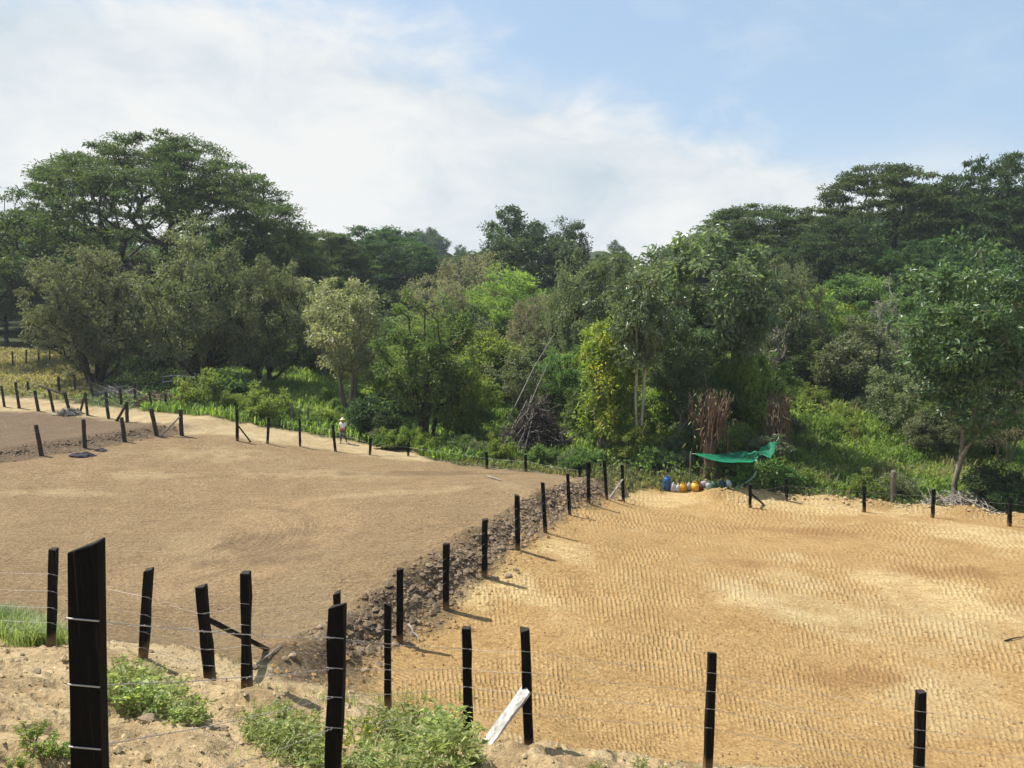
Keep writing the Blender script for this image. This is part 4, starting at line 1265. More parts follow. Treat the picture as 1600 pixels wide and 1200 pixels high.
def clod_mat(name, c0, c1):
    m, t = new_mat(name)
    pos = t.n('ShaderNodeNewGeometry').outputs['Position']
    a = t.noise(pos, 3.0, 3, 0.6)
    b = t.noise(pos, 45.0, 4, 0.7)
    c = t.ramp(t.math('MULTIPLY_ADD', b, 0.4, t.math('MULTIPLY', a, 0.6)), [(0.35, c0), (0.65, c1)])
    bp = t.n('ShaderNodeBump', {'Height': b, 'Strength': 0.6, 'Distance': 0.02}).outputs[0]
    p = t.n('ShaderNodeBsdfPrincipled', {'Base Color': c, 'Roughness': 0.95, 'Specular IOR Level': 0.1, 'Normal': bp})
    t.n('ShaderNodeOutputMaterial', {'Surface': p.outputs[0]})
    return m


CL_DARK = clod_mat('clod_dark', (0.103, 0.073, 0.046), (0.327, 0.245, 0.159))
CL_TAN = clod_mat('clod_tan', (0.215, 0.125, 0.053), (0.387, 0.249, 0.116))
CL_PALE = clod_mat('clod_pale', (0.292, 0.202, 0.103), (0.499, 0.396, 0.241))
CL_BROWN = clod_mat('clod_brown', (0.155, 0.112, 0.069), (0.361, 0.275, 0.181))
rsc = np.random.RandomState(21)


def along(pl, n, off_mu, off_sd, rs):
    pl = np.array(pl)
    seg = np.linalg.norm(np.diff(pl, axis=0), axis=1)
    cum = np.concatenate([[0], np.cumsum(seg)])
    s = rs.uniform(0, cum[-1], n)
    k = np.clip(np.searchsorted(cum, s) - 1, 0, len(seg) - 1)
    t = ((s - cum[k]) / seg[k])[:, None]
    p = pl[k] * (1 - t) + pl[k + 1] * t
    d = (pl[k + 1] - pl[k]) / seg[k][:, None]
    nrm = np.stack([-d[:, 1], d[:, 0]], 1)
    return p + nrm * rs.normal(off_mu, off_sd, (n, 1))


p = along(DIV[1:], 4300, 0.55, 0.30, rsc)
clods('rubble', 'dark clods and stones along the bank below the divider fence', p, rsc.lognormal(-3.5, 0.6, len(p)).clip(0.01, 0.13), CL_DARK, rsc)
p = along(DIV, 900, 0.1, 0.4, rsc)
clods('rubble', 'pale tan clods at the foot of the divider fence', p, rsc.lognormal(-3.4, 0.5, len(p)).clip(0.012, 0.09), CL_TAN, rsc)
p = along(TER, 1400, 0.3, 0.3, rsc)
clods('rubble', 'dark clods on the small bank below the far left plot', p, rsc.lognormal(-3.3, 0.4, len(p)).clip(0.015, 0.1), CL_DARK, rsc)
p = along(CREST, 900, 0.4, 0.6, rsc)
clods('rubble', 'pale clods on the crest at the far edge of the tan field', p, rsc.lognormal(-3.3, 0.5, len(p)).clip(0.015, 0.12), CL_PALE, rsc)
p = area_points(rsc, 9000, (-4, 18, 10, 34), lambda x, y: inpoly(x, y, Z_RIGHT) & (rsc.uniform(0, 1, len(x)) < np.clip(14 / y, 0, 1) ** 2))
clods('clods', 'small tan clods scattered over the tan field', p, rsc.lognormal(-4.2, 0.45, len(p)).clip(0.007, 0.05), CL_TAN, rsc)
p = area_points(rsc, 19000, (-22, 2, 11, 40), lambda x, y: inpoly(x, y, Z_LEFT) & (rsc.uniform(0, 1, len(x)) < np.clip(16 / y, 0, 1) ** 1.5))
clods('clods', 'small brown clods scattered over the brown field', p, rsc.lognormal(-4.5, 0.45, len(p)).clip(0.006, 0.04), CL_BROWN, rsc)
p = area_points(rsc, 9000, (-9, 12, 2.5, 13), lambda x, y: inpoly(x, y, Z_SLOPE))
clods('clods', 'pale crumbly clods on the near dirt slope', p, rsc.lognormal(-4.1, 0.55, len(p)).clip(0.006, 0.07), CL_PALE, rsc)


def rock_mesh(seed):
    rs = np.random.RandomState(seed)
    bm = bmesh.new()
    bmesh.ops.create_icosphere(bm, subdivisions=2, radius=1.0)
    for v in bm.verts:
        c = np.array(v.co)
        g = 1 + 0.5 * float(fbm(np.array([c[0] * 1.4 + seed]), np.array([c[1] * 1.4 + c[2] * 1.1]), seed, 3)[0])
        v.co = Vector(c * g * np.array([1.0, 0.8, 0.62]))
    me = bpy.data.meshes.new('rock')
    bm.to_mesh(me)
    bm.free()
    return me


ROCKS = [rock_mesh(s) for s in (1, 2, 3)]
for k, me in enumerate(ROCKS):
    me.materials.append((CL_BROWN, CL_DARK, CL_BROWN)[k])
p = along(DIV, 46, 0.45, 0.5, rsc)
for i, (x, y) in enumerate(p):
    s = rsc.uniform(0.045, 0.11)
    o = obj('rock', ROCKS[i % 3], loc=(x, y, hz(x, y) + s * 0.2))
    o.scale = (s, s, s)
    o.rotation_euler = (rsc.uniform(-0.3, 0.3), rsc.uniform(-0.3, 0.3), rsc.uniform(0, 6.28))
    tag(o, ('brown lump of earth in the rubble below the divider fence', 'dark lump of earth in the rubble below the divider fence', 'brown lump of earth in the rubble below the divider fence')[i % 3],
        'rock', 'lumps of earth along the divider fence')
for px, py, s, lb in [(170, 1078, 0.10, 'grey stone on the near slope right of the thickest post'), (790 - 560, 1140, 0.09, 'pale stone on the near slope below the left weeds'),
                      (345, 1155, 0.08, 'pale flat stone between the two left weed patches'), (55, 1075, 0.09, 'grey stone on the near slope left of the thickest post')]:
    x, y = ground_hit(px, py)
    o = obj('stone', ROCKS[0], loc=(x, y, hz(x, y) + 0.02))
    o.scale = (s, s, s * 0.6)
    tag(o, lb, 'stone')

# ------------------------------------------------------------------ fences
def post_material():
    m, t = new_mat('black_post')
    tcn = t.n('ShaderNodeTexCoord')
    mp = t.n('ShaderNodeMapping', {'Vector': tcn.outputs['Object'], 'Scale': (9, 9, 0.9)}).outputs[0]
    g = t.noise(mp, 6.0, 6, 0.7)
    wv = t.noise(tcn.outputs['Object'], 3.0, 4, 0.6)
    c = t.ramp(g, [(0.35, (0.0025, 0.0026, 0.003)), (0.62, (0.005, 0.005, 0.0052)), (0.8, (0.016, 0.012, 0.010))])
    worn = t.n('ShaderNodeMapRange', {0: t.math('MULTIPLY', g, wv), 1: 0.36, 2: 0.42, 3: 0.0, 4: 1.0}).outputs[0]
    c = t.mix(t.math('MULTIPLY', worn, 0.6), c, (0.05, 0.032, 0.022))
    so = t.n('ShaderNodeSeparateXYZ', {0: tcn.outputs['Object']}).outputs[2]
    sn = t.n('ShaderNodeSeparateXYZ', {0: tcn.outputs['Normal']}).outputs[2]
    mud = t.n('ShaderNodeMapRange', {0: t.math('SUBTRACT', so, t.math('MULTIPLY', wv, 0.45)), 1: -0.12, 2: 0.06, 3: 0.75, 4: 0.0}).outputs[0]
    c = t.mix(mud, c, (0.20, 0.13, 0.07))
    cut = t.n('ShaderNodeMapRange', {0: sn, 1: 0.75, 2: 0.9, 3: 0.0, 4: 0.8}).outputs[0]
    c = t.mix(t.math('MULTIPLY', cut, g), c, (0.09, 0.075, 0.06))
    streak = t.n('ShaderNodeMapRange', {0: t.noise(t.n('ShaderNodeMapping', {'Vector': tcn.outputs['Object'], 'Scale': (14, 14, 0.35)}).outputs[0], 3.0, 5, 0.7), 1: 0.56, 2: 0.70, 3: 0.0, 4: 0.5}).outputs[0]
    c = t.mix(streak, c, (0.045, 0.040, 0.036))
    b = t.n('ShaderNodeBump', {'Height': g, 'Strength': 0.8, 'Distance': 0.012}).outputs[0]
    p = t.n('ShaderNodeBsdfPrincipled', {'Base Color': c, 'Roughness': 0.75, 'Specular IOR Level': 0.12, 'Normal': b})
    t.n('ShaderNodeOutputMaterial', {'Surface': p.outputs[0]})
    return m


POST = post_material()
OLDPOST = simple_mat('old_post', (0.07, 0.055, 0.045), (0.22, 0.19, 0.16), 6, 0.9, 0.5, 0.01, (3, 3, 0.5))
DARKPOST = simple_mat('dark_round_post', (0.018, 0.014, 0.011), (0.065, 0.048, 0.036), 6, 0.9, 0.5, 0.01, (3, 3, 0.5))
WHITEWOOD = simple_mat('white_wood', (0.10, 0.08, 0.06), (0.66, 0.64, 0.60), 5, 0.85, 0.6, 0.008, (2.5, 2.5, 1.0))
m_w, t_w = new_mat('fence_wire')
t_w.n('ShaderNodeOutputMaterial', {'Surface': t_w.n('ShaderNodeBsdfPrincipled', {'Base Color': (0.42, 0.40, 0.38, 1), 'Metallic': 0.4, 'Roughness': 0.5}).outputs[0]})
WIRE = m_w


def post_mesh(top, wx, wy, seed, slant=0.0, roundish=False, mat=POST):
    """sawn post from 0.35 m below ground to top (a vector), four rows of rough corners"""
    rs = np.random.RandomState(seed)
    bm = bmesh.new()
    rows = []
    top = Vector(top)
    K = 6
    ns = 8 if roundish else 4
    for k in range(K + 1):
        t = k / K
        c = top * (t * 1.0) if t > 0 else Vector((0, 0, 0))
        c = top * (t * 1.22 - 0.22)
        row = []
        for i in range(ns):
            a = 2 * math.pi * (i + 0.5) / ns
            if roundish:
                x, y = math.cos(a) * wx * 0.5, math.sin(a) * wy * 0.5
            else:
                x = (1 if math.cos(a) > 0 else -1) * wx * 0.5
                y = (1 if math.sin(a) > 0 else -1) * wy * 0.5
            j = 0.10 if 0 < k < K else 0.07
            z = 0.0
            if k == K:
                z = slant * x / wx + rs.normal(0, 0.014)
            row.append(bm.verts.new(c + Vector((x * (1 + rs.normal(0, j)), y * (1 + rs.normal(0, j)), z))))
        rows.append(row)
    for k in range(K):
        for i in range(ns):
            bm.faces.new((rows[k][i], rows[k][(i + 1) % ns], rows[k + 1][(i + 1) % ns], rows[k + 1][i]))
    bm.faces.new(rows[-1])
    bmesh.ops.recalc_face_normals(bm, faces=bm.faces)
    bmesh.ops.bevel(bm, geom=[e for e in bm.edges if len(e.link_faces) == 2 and e.calc_face_angle(0) > 0.6], offset=min(wx, wy) * 0.07, segments=1, affect='EDGES')
    me = bpy.data.meshes.new('post')
    bm.to_mesh(me)
    bm.free()
    me.materials.append(mat)
    if roundish:
        for p_ in me.polygons:
            p_.use_smooth = True
    return me


def brace_mesh(vec, r, mat, flatk=1.0, seed=0):
    rs = np.random.RandomState(seed)
    d = Vector(vec)
    L = d.length
    q = d.to_track_quat('Z', 'Y')
    me = post_mesh((0, 0, L / 1.0), r * 2, r * 2 * flatk, seed, 0.03, mat=mat)
    for v in me.vertices:
        co = v.co.copy()
        co.z = max(co.z, 0.0) if co.z < 0 else co.z
        v.co = q @ co
    return me


pseed = [100]


def place(b):
    """(px base, py base, px top, py top[, d]) -> base point and top offset"""
    pxb, pyb, pxt, pyt = b[:4]
    if len(b) > 4 and b[4]:
        d = b[4]
        x = at(pxb, pyb, d).x
    else:
        x, d = ground_hit(pxb, pyb)
    z = hz(x, d)
    tp = at(pxt, pyt, d)
    return Vector((x, d, z)), Vector((tp.x - x, 0, tp.z - z))


def fence(name, label, posts, w=0.10, wires=(0.25, 0.55, 0.85, 1.12), braces=(), wire_r=0.0022, barbs=False, mat=POST, roundish=False, wire_gaps=(), sag=0.03, cat='fence', extra=()):
    P_ = [place(b) for b in posts]
    root = thing(name, label, cat, P_[0][0])
    o0 = P_[0][0]
    FACE = []
    for k, (b, t) in enumerate(P_):
        pseed[0] += 1
        rs = np.random.RandomState(pseed[0])
        ww = posts[k][5] if len(posts[k]) > 5 and posts[k][5] else w * rs.uniform(0.85, 1.15)
        wy = posts[k][6] if len(posts[k]) > 6 else ww * rs.uniform(0.8, 1.1)
        t2 = t
        FACE.append(Vector((0, -wy * 0.5 - 0.004, 0)))
        o = obj('post', post_mesh(t2, ww, wy, pseed[0], slant=posts[k][7] if len(posts[k]) > 7 else rs.normal(0, 0.012), roundish=roundish, mat=mat), root, b - o0)
        if len(posts[k]) <= 7:
            pass
    for br in braces:                              # (post index, fraction up, px foot, py foot, r, mat, d)
        k, fr, pxf, pyf, r, bm_ = br[:6]
        b, t = P_[k]
        hi = b + t * fr + Vector((0, -0.06, 0))
        if len(br) > 6 and br[6]:
            foot = at(pxf, pyf, br[6])
            foot = Vector((foot.x, foot.y, max(foot.z, hz(foot.x, foot.y) - 0.05)))
        else:
            x, y = ground_hit(pxf, pyf)
            foot = Vector((x, y, hz(x, y) - 0.03))
        pseed[0] += 1
        obj('brace', brace_mesh(hi - foot, r, bm_, br[7] if len(br) > 7 else 0.6, pseed[0]), root, foot - o0)
    for lv_ in wires:
        segs = []
        rs = np.random.RandomState(int(lv_ * 1000) + len(posts))
        for k in range(len(P_) - 1):
            if k in wire_gaps:
                continue
            (b0, t0), (b1, t1) = P_[k], P_[k + 1]
            L0, L1 = t0.length, t1.length
            a = b0 + t0 * max(0.08, 1 - lv_ / L0) + FACE[k] - o0
            c = b1 + t1 * max(0.08, 1 - lv_ / L1) + FACE[k + 1] - o0
            pts = []
            n_ = 8
            for i in range(n_ + 1):
                tt = i / n_
                p_ = a.lerp(c, tt) - Vector((0, 0, sag * math.sin(math.pi * tt) * rs.uniform(0.8, 1.2)))
                pts.append(np.array(p_))
            segs += path_segs(pts, [wire_r] * len(pts))
            if barbs:
                L = (c - a).length
                m_ = int(L / 0.13)
                for i in range(m_):
                    tt = (i + 0.5) / m_
                    p_ = np.array(a.lerp(c, tt) - Vector((0, 0, sag * math.sin(math.pi * tt))))
                    dv = unit(rs.normal(0, 1, 3)) * 0.016
                    segs.append((*(p_ - dv), *(p_ + dv), 0.0012, 0.0012))
        for (px0, py0, d0, kk) in extra:           # strand running out of the picture
            b, t = P_[kk]
            a = b + t * max(0.08, 1 - lv_ / t.length) + Vector((0, -0.06, 0)) - o0
            q_ = at(px0, py0, d0)
            c = Vector((q_.x, q_.y, hz(q_.x, q_.y) + t.length - lv_)) - o0
            segs += path_segs([np.array(a.lerp(c, i / 5)) for i in range(6)], [wire_r] * 6)
        # staple turns on the posts
        if barbs:
            for k, (b, t) in enumerate(P_):
                hp = b + t * max(0.08, 1 - lv_ / t.length) - o0
                ww = (posts[k][5] if len(posts[k]) > 5 and posts[k][5] else w) * 0.5 + 0.004
                segs.append((*(hp + FACE[k] + Vector((-ww, -0.002, 0.008))), *(hp + FACE[k] + Vector((ww, -0.002, -0.004))), wire_r * 1.5, wire_r * 1.5))
        v, f = tubes(segs, 5)
        obj('wire', mesh_np('wire', v, f, WIRE, smooth=True), root)
    return root


# nearest fence: runs away from the camera, turns right at the white brace
fence('barbed_fence', 'nearest barbed wire fence with a thick black post and a white brace', [
    (150, 1480, 137, 858, 2.9, 0.118, 0.07, 0.022), (522, 1265, 527, 945, 6.3, 0.135, 0.10, 0.03), (732, 1168, 729, 980, None, 0.125, 0.12), (827, 1187, 820, 982, None, 0.115, 0.115),
    (1106, 1212, 1113, 1020, None, 0.112, 0.1), (1434, 1262, 1439, 1080, None, 0.12, 0.1), (1760, 1300, 1765, 1110, 10.0, 0.11, 0.1)],
    wires=(0.27, 0.54, 0.80, 1.08), braces=((3, 0.54, 758, 1192, 0.078, WHITEWOOD, None, 0.22),), wire_r=0.0024, barbs=True, sag=0.02)
fence('barbed_fence', 'black post fence at the top of the near slope with a leaning black brace', [
    (-70, 1000, -66, 850, None, 0.11), (80, 1012, 84, 857, None, 0.115), (224, 1032, 233, 890, None, 0.12), (329, 1073, 314, 915, None, 0.145), (386, 1086, 384, 893, None, 0.115),
    (526, 1110, 527, 926, 11.0, 0.10), (606, 1113, 606, 943, None, 0.10)],
    wires=(0.4, 0.68, 0.95, 1.2), braces=((3, 0.70, 420, 1043, 0.045, POST),), wire_r=0.0022, barbs=True, sag=0.02)
fence('barbed_fence', 'long divider fence of black posts on the rubble bank between both fields', [
    (625, 1004, 625, 889), (697, 951, 697, 849), (757, 903, 758, 811), (809, 861, 808, 774), (852, 833, 848, 754), (890, 805, 887, 740), (920, 787, 919, 722), (948, 780, 944, 719), (974, 784, 972, 726)],
    w=0.135, wires=(0.35, 0.65, 0.95), braces=((8, 0.62, 952, 778, 0.035, STICK_GREY), (7, 0.35, 928, 772, 0.03, STICK_DARK)), wire_r=0.002)
fence('barbed_fence', 'fence of black posts along the far edge of the brown field beside the track', [
    (371, 688, 370, 640), (418, 693, 420, 652), (469, 698, 468, 655), (524, 706, 520, 663), (578, 711, 579, 684), (638, 712, 638, 690), (761, 733, 760, 706), (822, 738, 821, 711), (906, 751, 905, 725)],
    w=0.13, wires=(0.3, 0.7, 1.0), braces=((0, 0.55, 392, 690, 0.055, DARKPOST),), wire_r=0.003)
fence('barbed_fence', 'fence of black posts on the crest at the far edge of the tan field', [
    (1172, 794, 1172, 757), (1229, 786, 1228, 748), (1350, 800, 1350, 758), (1457, 809, 1459, 764), (1577, 823, 1579, 776), (1720, 838, 1722, 790)],
    w=0.115, wires=(0.3, 0.7, 1.0), braces=((0, 0.65, 1195, 789, 0.045, POST),), wire_r=0.003)
fence('barbed_fence', 'front row of dark posts on the far left bank with a pale log brace', [
    (-70, 728, -76, 680), (65, 713, 56, 664), (133, 701, 130, 655), (195, 691, 190, 652), (245, 682, 236, 638), (284, 681, 282, 640)],
    w=0.21, wires=(0.35, 0.75), braces=((5, 0.75, 250, 682, 0.07, STICK_GREY),), wire_r=0.003, mat=DARKPOST, roundish=True)
fence('barbed_fence', 'leaning dark posts along the near side of the dirt track at far left', [
    (-60, 632, -64, 596), (7, 635, 2, 603), (30, 637, 24, 597), (60, 642, 54, 610), (84, 643, 76, 608), (110, 648, 101, 613), (137, 651, 133, 613), (170, 657, 165, 612), (199, 665, 198, 628)],
    w=0.19, wires=(0.35, 0.8), braces=((5, 0.9, 62, 603, 0.06, DARKPOST, 49.5), (8, 0.9, 182, 661, 0.075, DARKPOST), (6, 0.9, 125, 645, 0.06, DARKPOST)), wire_r=0.003, mat=DARKPOST, roundish=True)
fence('barbed_fence', 'dark post fence along the far side of the dirt track', [
    (44, 612, 43, 596), (93, 618, 91, 589), (118, 614, 116, 585), (145, 622, 140, 588), (190, 634, 187, 606), (212, 632, 210, 598), (237, 640, 233, 612), (260, 643, 258, 615)],
    w=0.17, wires=(0.35, 0.8), wire_r=0.003, mat=DARKPOST, roundish=True)
fence('barbed_fence', 'thin posts across the far left paddock', [
    (-40, 575, -40, 548), (20, 572, 19, 549), (41, 570, 41, 546), (61, 567, 60, 545), (78, 565, 77, 543), (110, 562, 110, 541)],
    w=0.14, wires=(0.3, 0.7), wire_r=0.003, mat=DARKPOST, roundish=True)
fence('stake_fence', 'row of weathered grey stakes under the olive trees behind the bright shrubs', [
    (371, 613, 371, 590, 55), (384, 615, 384, 588, 55), (396, 616, 397, 590, 55), (410, 617, 409, 592, 55)], w=0.2, wires=(0.25, 0.6), wire_r=0.03, mat=OLDPOST, roundish=True)
fence('rail_fence', 'old wooden rail fence under the olive trees left of the grey stakes', [
    (255, 606, 255, 582, 57), (270, 607, 269, 580, 57), (288, 607, 288, 581, 57), (304, 608, 305, 583, 57)], w=0.17, wires=(0.3, 0.7), wire_r=0.05, mat=OLDPOST, roundish=True)
for b, wd, lb in [((840, 705, 840, 672, 41.5), 0.17, 'short grey stake in front of the brush pile'), ((879, 704, 877, 675, 41.5), 0.19, 'forked grey stake right of the brush pile'),
                  ((1396, 789, 1396, 736), 0.24, 'thick grey stake behind the crest fence in the grass'), ((457, 655, 456, 632, 48.5), 0.17, 'grey stake in the green verge left of the person'),
                  ((481, 660, 481, 636, 48.2), 0.15, 'thin grey stake in the green verge nearest the person'), ((786, 706, 785, 678, 42), 0.14, 'short grey stake left of the brush pile')]:
    bp, tp = place(b)
    pseed[0] += 1
    o = obj('stake', post_mesh(tp, wd, wd, pseed[0], 0.04, True, OLDPOST), loc=bp)
    tag(o, lb, 'stake')

# loose sticks and debris on the ground
for k, (px0, py0, px1, py1, r, lb, mt) in enumerate([
        (395, 1056, 441, 1045, 0.022, 'pale stick lying on the dirt at the foot of the leaning brace', STICK_GREY),
        (638, 982, 655, 1002, 0.03, 'pale curved stick below the first divider post', STICK_GREY),
        (762, 747, 784, 756, 0.04, 'pale stick lying on the brown field near its far edge', STICK_GREY),
        (1570, 1002, 1600, 995, 0.02, 'dark stick lying on the tan field at right', STICK_DARK)]):
    x0, y0 = ground_hit(px0, py0)
    x1, y1 = ground_hit(px1, py1)
    a = np.array([x0, y0, hz(x0, y0) + r])
    b = np.array([x1, y1, hz(x1, y1) + r])
    v, f = tubes(path_segs(curve_pts(np.zeros(3), b - a, 0.02, 4, 0.012, np.random.RandomState(k)), [r, r, r * 0.8, r * 0.7, r * 0.4]), 6)
    tag(obj('stick', mesh_np('stick', v, f, mt, smooth=True), loc=a), lb, 'stick')


def sheet_heap(name, label, cat, px, py, wx, wy, hh, mat, seed):
    x, y = ground_hit(px, py)
    n = 22
    u = np.linspace(-1, 1, n)
    U, V = np.meshgrid(u, u)
    rr_ = np.hypot(U, V)
    Rm = 1 + 0.5 * vnoise(U * 1.3 + seed, V * 1.3, seed)
    Zz = hh * np.clip(1 - (rr_ / Rm) ** 2, 0, 1) * (0.6 + 1.4 * np.abs(fbm(U * 2.4, V * 2.4, seed, 3)))
    ca = np.stack([U * wx * Rm, V * wy * Rm, Zz], -1).reshape(-1, 3)
    ca[:, 2] += height(ca[:, 0] + x, ca[:, 1] + y) - hz(x, y) + 0.015
    i, j = np.meshgrid(np.arange(n - 1), np.arange(n - 1), indexing='ij')
    f = np.stack([i * n + j, i * n + j + 1, (i + 1) * n + j + 1, (i + 1) * n + j], -1).reshape(-1, 4)
    keep = (rr_.ravel()[f] < 1.0).all(1)
    o = obj(name, mesh_np(name, ca, f[keep], mat, smooth=True), loc=(x, y, hz(x, y)))
    return tag(o, label, cat)


BLACKPL = simple_mat('black_plastic', (0.010, 0.009, 0.013), (0.035, 0.028, 0.042), 4, 0.75, 0.5, 0.02, spec=0.15)
sheet_heap('plastic_sheet', 'crumpled black plastic lying below the front row of posts at left', 'plastic sheet', 132, 713, 0.75, 0.35, 0.16, BLACKPL, 3)
sheet_heap('plastic_sheet', 'smaller black plastic scrap right of the crumpled sheet', 'plastic sheet', 156, 705, 0.4, 0.22, 0.12, BLACKPL, 5)

# ------------------------------------------------------------------ weeds on the near slope
def weed_mesh(seed, H, Rw, nst, lps, leaf, mat):
    rs = np.random.RandomState(seed)
    segs, pos, ax = [], [], []
    for s in range(nst):
        a = rs.uniform(0, 6.28)
        r = Rw * math.sqrt(rs.uniform(0.02, 1))
        tip = np.array([math.cos(a) * r, math.sin(a) * r, H * rs.uniform(0.5, 1.0) * (1 - 0.35 * r / Rw)])
        p0 = np.array([math.cos(a) * r * 0.25, math.sin(a) * r * 0.25, -0.03])
        pts = curve_pts(p0, tip, 0.12 * H, 5, 0.012, rs)
        segs += path_segs(pts, np.linspace(0.005, 0.002, 6))
        for k in range(lps):
            t = rs.uniform(0.2, 1.0)
            i = min(4, int(t * 5))
            q_ = pts[i] + (pts[i + 1] - pts[i]) * (t * 5 - i)
            aa = rs.uniform(0, 6.28)
            pos.append(q_)
            ax.append([math.cos(aa), math.sin(aa), rs.uniform(-0.5, 0.6)])
    n = len(pos)
    lv, lf = leaves_np(np.array(pos), np.array(ax), unit(rs.normal(0, 0.5, (n, 3)) + np.array([0, 0, 1.0])), leaf[0] * rs.uniform(0.5, 1.3, n), leaf[1] * rs.uniform(0.6, 1.2, n), 0.2)
    sv, sf = tubes(segs, 4)
    return dict(stems=mesh_np('stems', sv, sf, STEM), leaves=mesh_np('leaves', lv, lf, LM[mat], np.repeat(rs.beta(1.6, 1.8, n), 4)))


STEM = simple_mat('weed_stem', (0.10, 0.12, 0.05), (0.22, 0.22, 0.11), 10, 0.8, 0.1)
WEEDS = [weed_mesh(1, 0.55, 0.42, 22, 15, (0.10, 0.040), 'weed'), weed_mesh(2, 0.5, 0.36, 20, 15, (0.09, 0.042), 'weed'), weed_mesh(3, 0.45, 0.40, 20, 14, (0.115, 0.034), 'weed')]
SPARSE = weed_mesh(4, 0.45, 0.28, 8, 12, (0.07, 0.04), 'yellow')
GREENW = weed_mesh(5, 0.42, 0.35, 20, 18, (0.06, 0.03), 'bright')


def put_weed(pr, label, px, py, s, grp):
    x, y = ground_hit(px, py)
    e = thing('weed', label, 'weed', (x, y, hz(x, y) - 0.02), rnd.uniform(0, 6.28), grp)
    e.scale = (s, s, s * rnd.uniform(0.85, 1.1))
    obj('stems', pr['stems'], e)
    obj('leaves', pr['leaves'], e)


PATCH = [('leafy weed in the patch right of the thickest post', 'weeds right of the thickest post',
          [(195, 1060, .8), (215, 1085, 1.0), (245, 1095, 1.0), (190, 1105, 0.9), (225, 1118, .95), (265, 1110, .9), (290, 1128, 0.75), (310, 1140, 0.6), (180, 1080, .8), (240, 1070, .6), (280, 1145, .5)]),
         ('low weed in the patch left of the tapered post', 'weeds left of the tapered post',
          [(395, 1150, .55), (425, 1160, .7), (455, 1165, .75), (480, 1150, .6), (500, 1175, .8), (430, 1190, .75), (470, 1205, .85), (395, 1175, .5), (505, 1215, .7), (440, 1135, .45), (550, 1215, .6)]),
         ('grey green weed in the patch below the corner posts', 'weeds below the corner posts',
          [(600, 1165, .9), (640, 1150, .95), (670, 1160, 1.0), (700, 1175, 1.0), (630, 1190, 1.0), (665, 1205, 1.05), (705, 1215, 1.0), (735, 1205, .8), (600, 1210, .8), (580, 1180, .6), (650, 1230, 1.0), (615, 1140, .6)]),
         ('small weed sprouting at the bottom left of the slope', 'sprouts at the bottom left',
          [(50, 1195, .45), (75, 1205, .5), (105, 1210, .4), (30, 1215, .4)]),
         ('small weed sprouting at the bottom edge between the right hand posts', 'sprouts along the bottom edge',
          [(1000, 1212, .35), (1035, 1215, .3), (1150, 1218, .4), (930, 1212, .3), (1090, 1210, .3)])]
for k, (lb, gp, L_) in enumerate(PATCH):
    for i, (px, py, s) in enumerate(L_):
        pr = WEEDS[i % 3] if k != 3 else GREENW
        lb2 = lb
        put_weed(pr, lb2, px, py + 6, s, gp)
put_weed(SPARSE, 'small sparse weed with yellow leaves right of the tapered post', 556, 1180, 1.1, None)
put_weed(SPARSE, 'bright yellowish weed at the right end of the left weed patch', 305, 1135, 0.6, None)
q = []
for px, py in [(5, 985), (25, 990), (45, 1000), (62, 1008), (-20, 985)]:
    x, y = ground_hit(px, py)
    a = rsg.normal(0, 0.22, (900, 2))
    q.append(np.array([[x, y]]) + a)
q = np.concatenate(q)
blades('grass_clump', 'tall green grass clump at the left edge on the near slope', q, rsg, 0.2, 0.5, 0.014, LM['weed'], 0.9, tint_shift=-0.4)
q = []
for i in range(26):
    x, y = ground_hit(rnd.uniform(380, 740), rnd.uniform(1090, 1215))
    q.append(np.array([[x, y]]) + rsg.normal(0, 0.12, (45, 2)))
blades('thin_grass', 'thin grass among the weeds of the near slope', np.concatenate(q), rsg, 0.08, 0.28, 0.010, LM['weed'], 0.8)

# ------------------------------------------------------------------ green tarp, bags and cans
m_t, t_t = new_mat('green_net')
pos_t = t_t.n('ShaderNodeTexCoord').outputs['Object']
nz_t = t_t.noise(pos_t, 6.0, 4, 0.6)
c_t = t_t.ramp(nz_t, [(0.3, (0.004, 0.15, 0.075)), (0.7, (0.012, 0.25, 0.13))])
p_t = t_t.n('ShaderNodeBsdfPrincipled', {'Base Color': c_t, 'Roughness': 0.6})
tr_t = t_t.n('ShaderNodeBsdfTranslucent', {'Color': (0.02, 0.40, 0.21, 1)})
t_t.n('ShaderNodeOutputMaterial', {'Surface': t_t.n('ShaderNodeMixShader', {0: 0.45, 1: p_t.outputs[0], 2: tr_t.outputs[0]}).outputs[0]})
TD = 35.8
o_t = at(1150, 712, TD)
# outline stations along the net: px, top edge py, bottom edge py, depth spread
ST = [(1088, 709.0, 709.6, 0.05), (1100, 708.5, 713, 0.5), (1115, 708, 718.5, 0.9), (1130, 707.5, 721.5, 1.1), (1145, 707, 723, 1.2), (1160, 706, 722, 1.1), (1172, 705.5, 721, 0.8), (1180, 705, 720, 0.35),
      (1184, 704, 714, 0.15), (1189, 701, 710, 0.18), (1196, 697, 713, 0.35), (1203, 693, 716, 0.5), (1209, 691, 709, 0.35), (1213, 689.5, 692, 0.05)]
V_, Fq_ = [], []
NS = 9
for k, (px, a, b, dp) in enumerate(ST):
    for i in range(NS):
        t = i / (NS - 1)
        # a hammock of net: near rim (t=1) hangs low, belly between
        yy = a + (b - a) * (t ** 0.8) + math.sin(math.pi * t) * (b - a) * 0.12
        q_ = at(px, yy, TD + dp * (0.5 - t) * 2)
        q_ += Vector((0, 0.10 * math.sin(px * 0.55 + i * 1.1), 0.05 * math.sin(px * 0.9 + i * 1.7)))
        V_.append(tuple(q_ - o_t))
for k in range(len(ST) - 1):
    for i in range(NS - 1):
        Fq_.append((k * NS + i, k * NS + i + 1, (k + 1) * NS + i + 1, (k + 1) * NS + i))
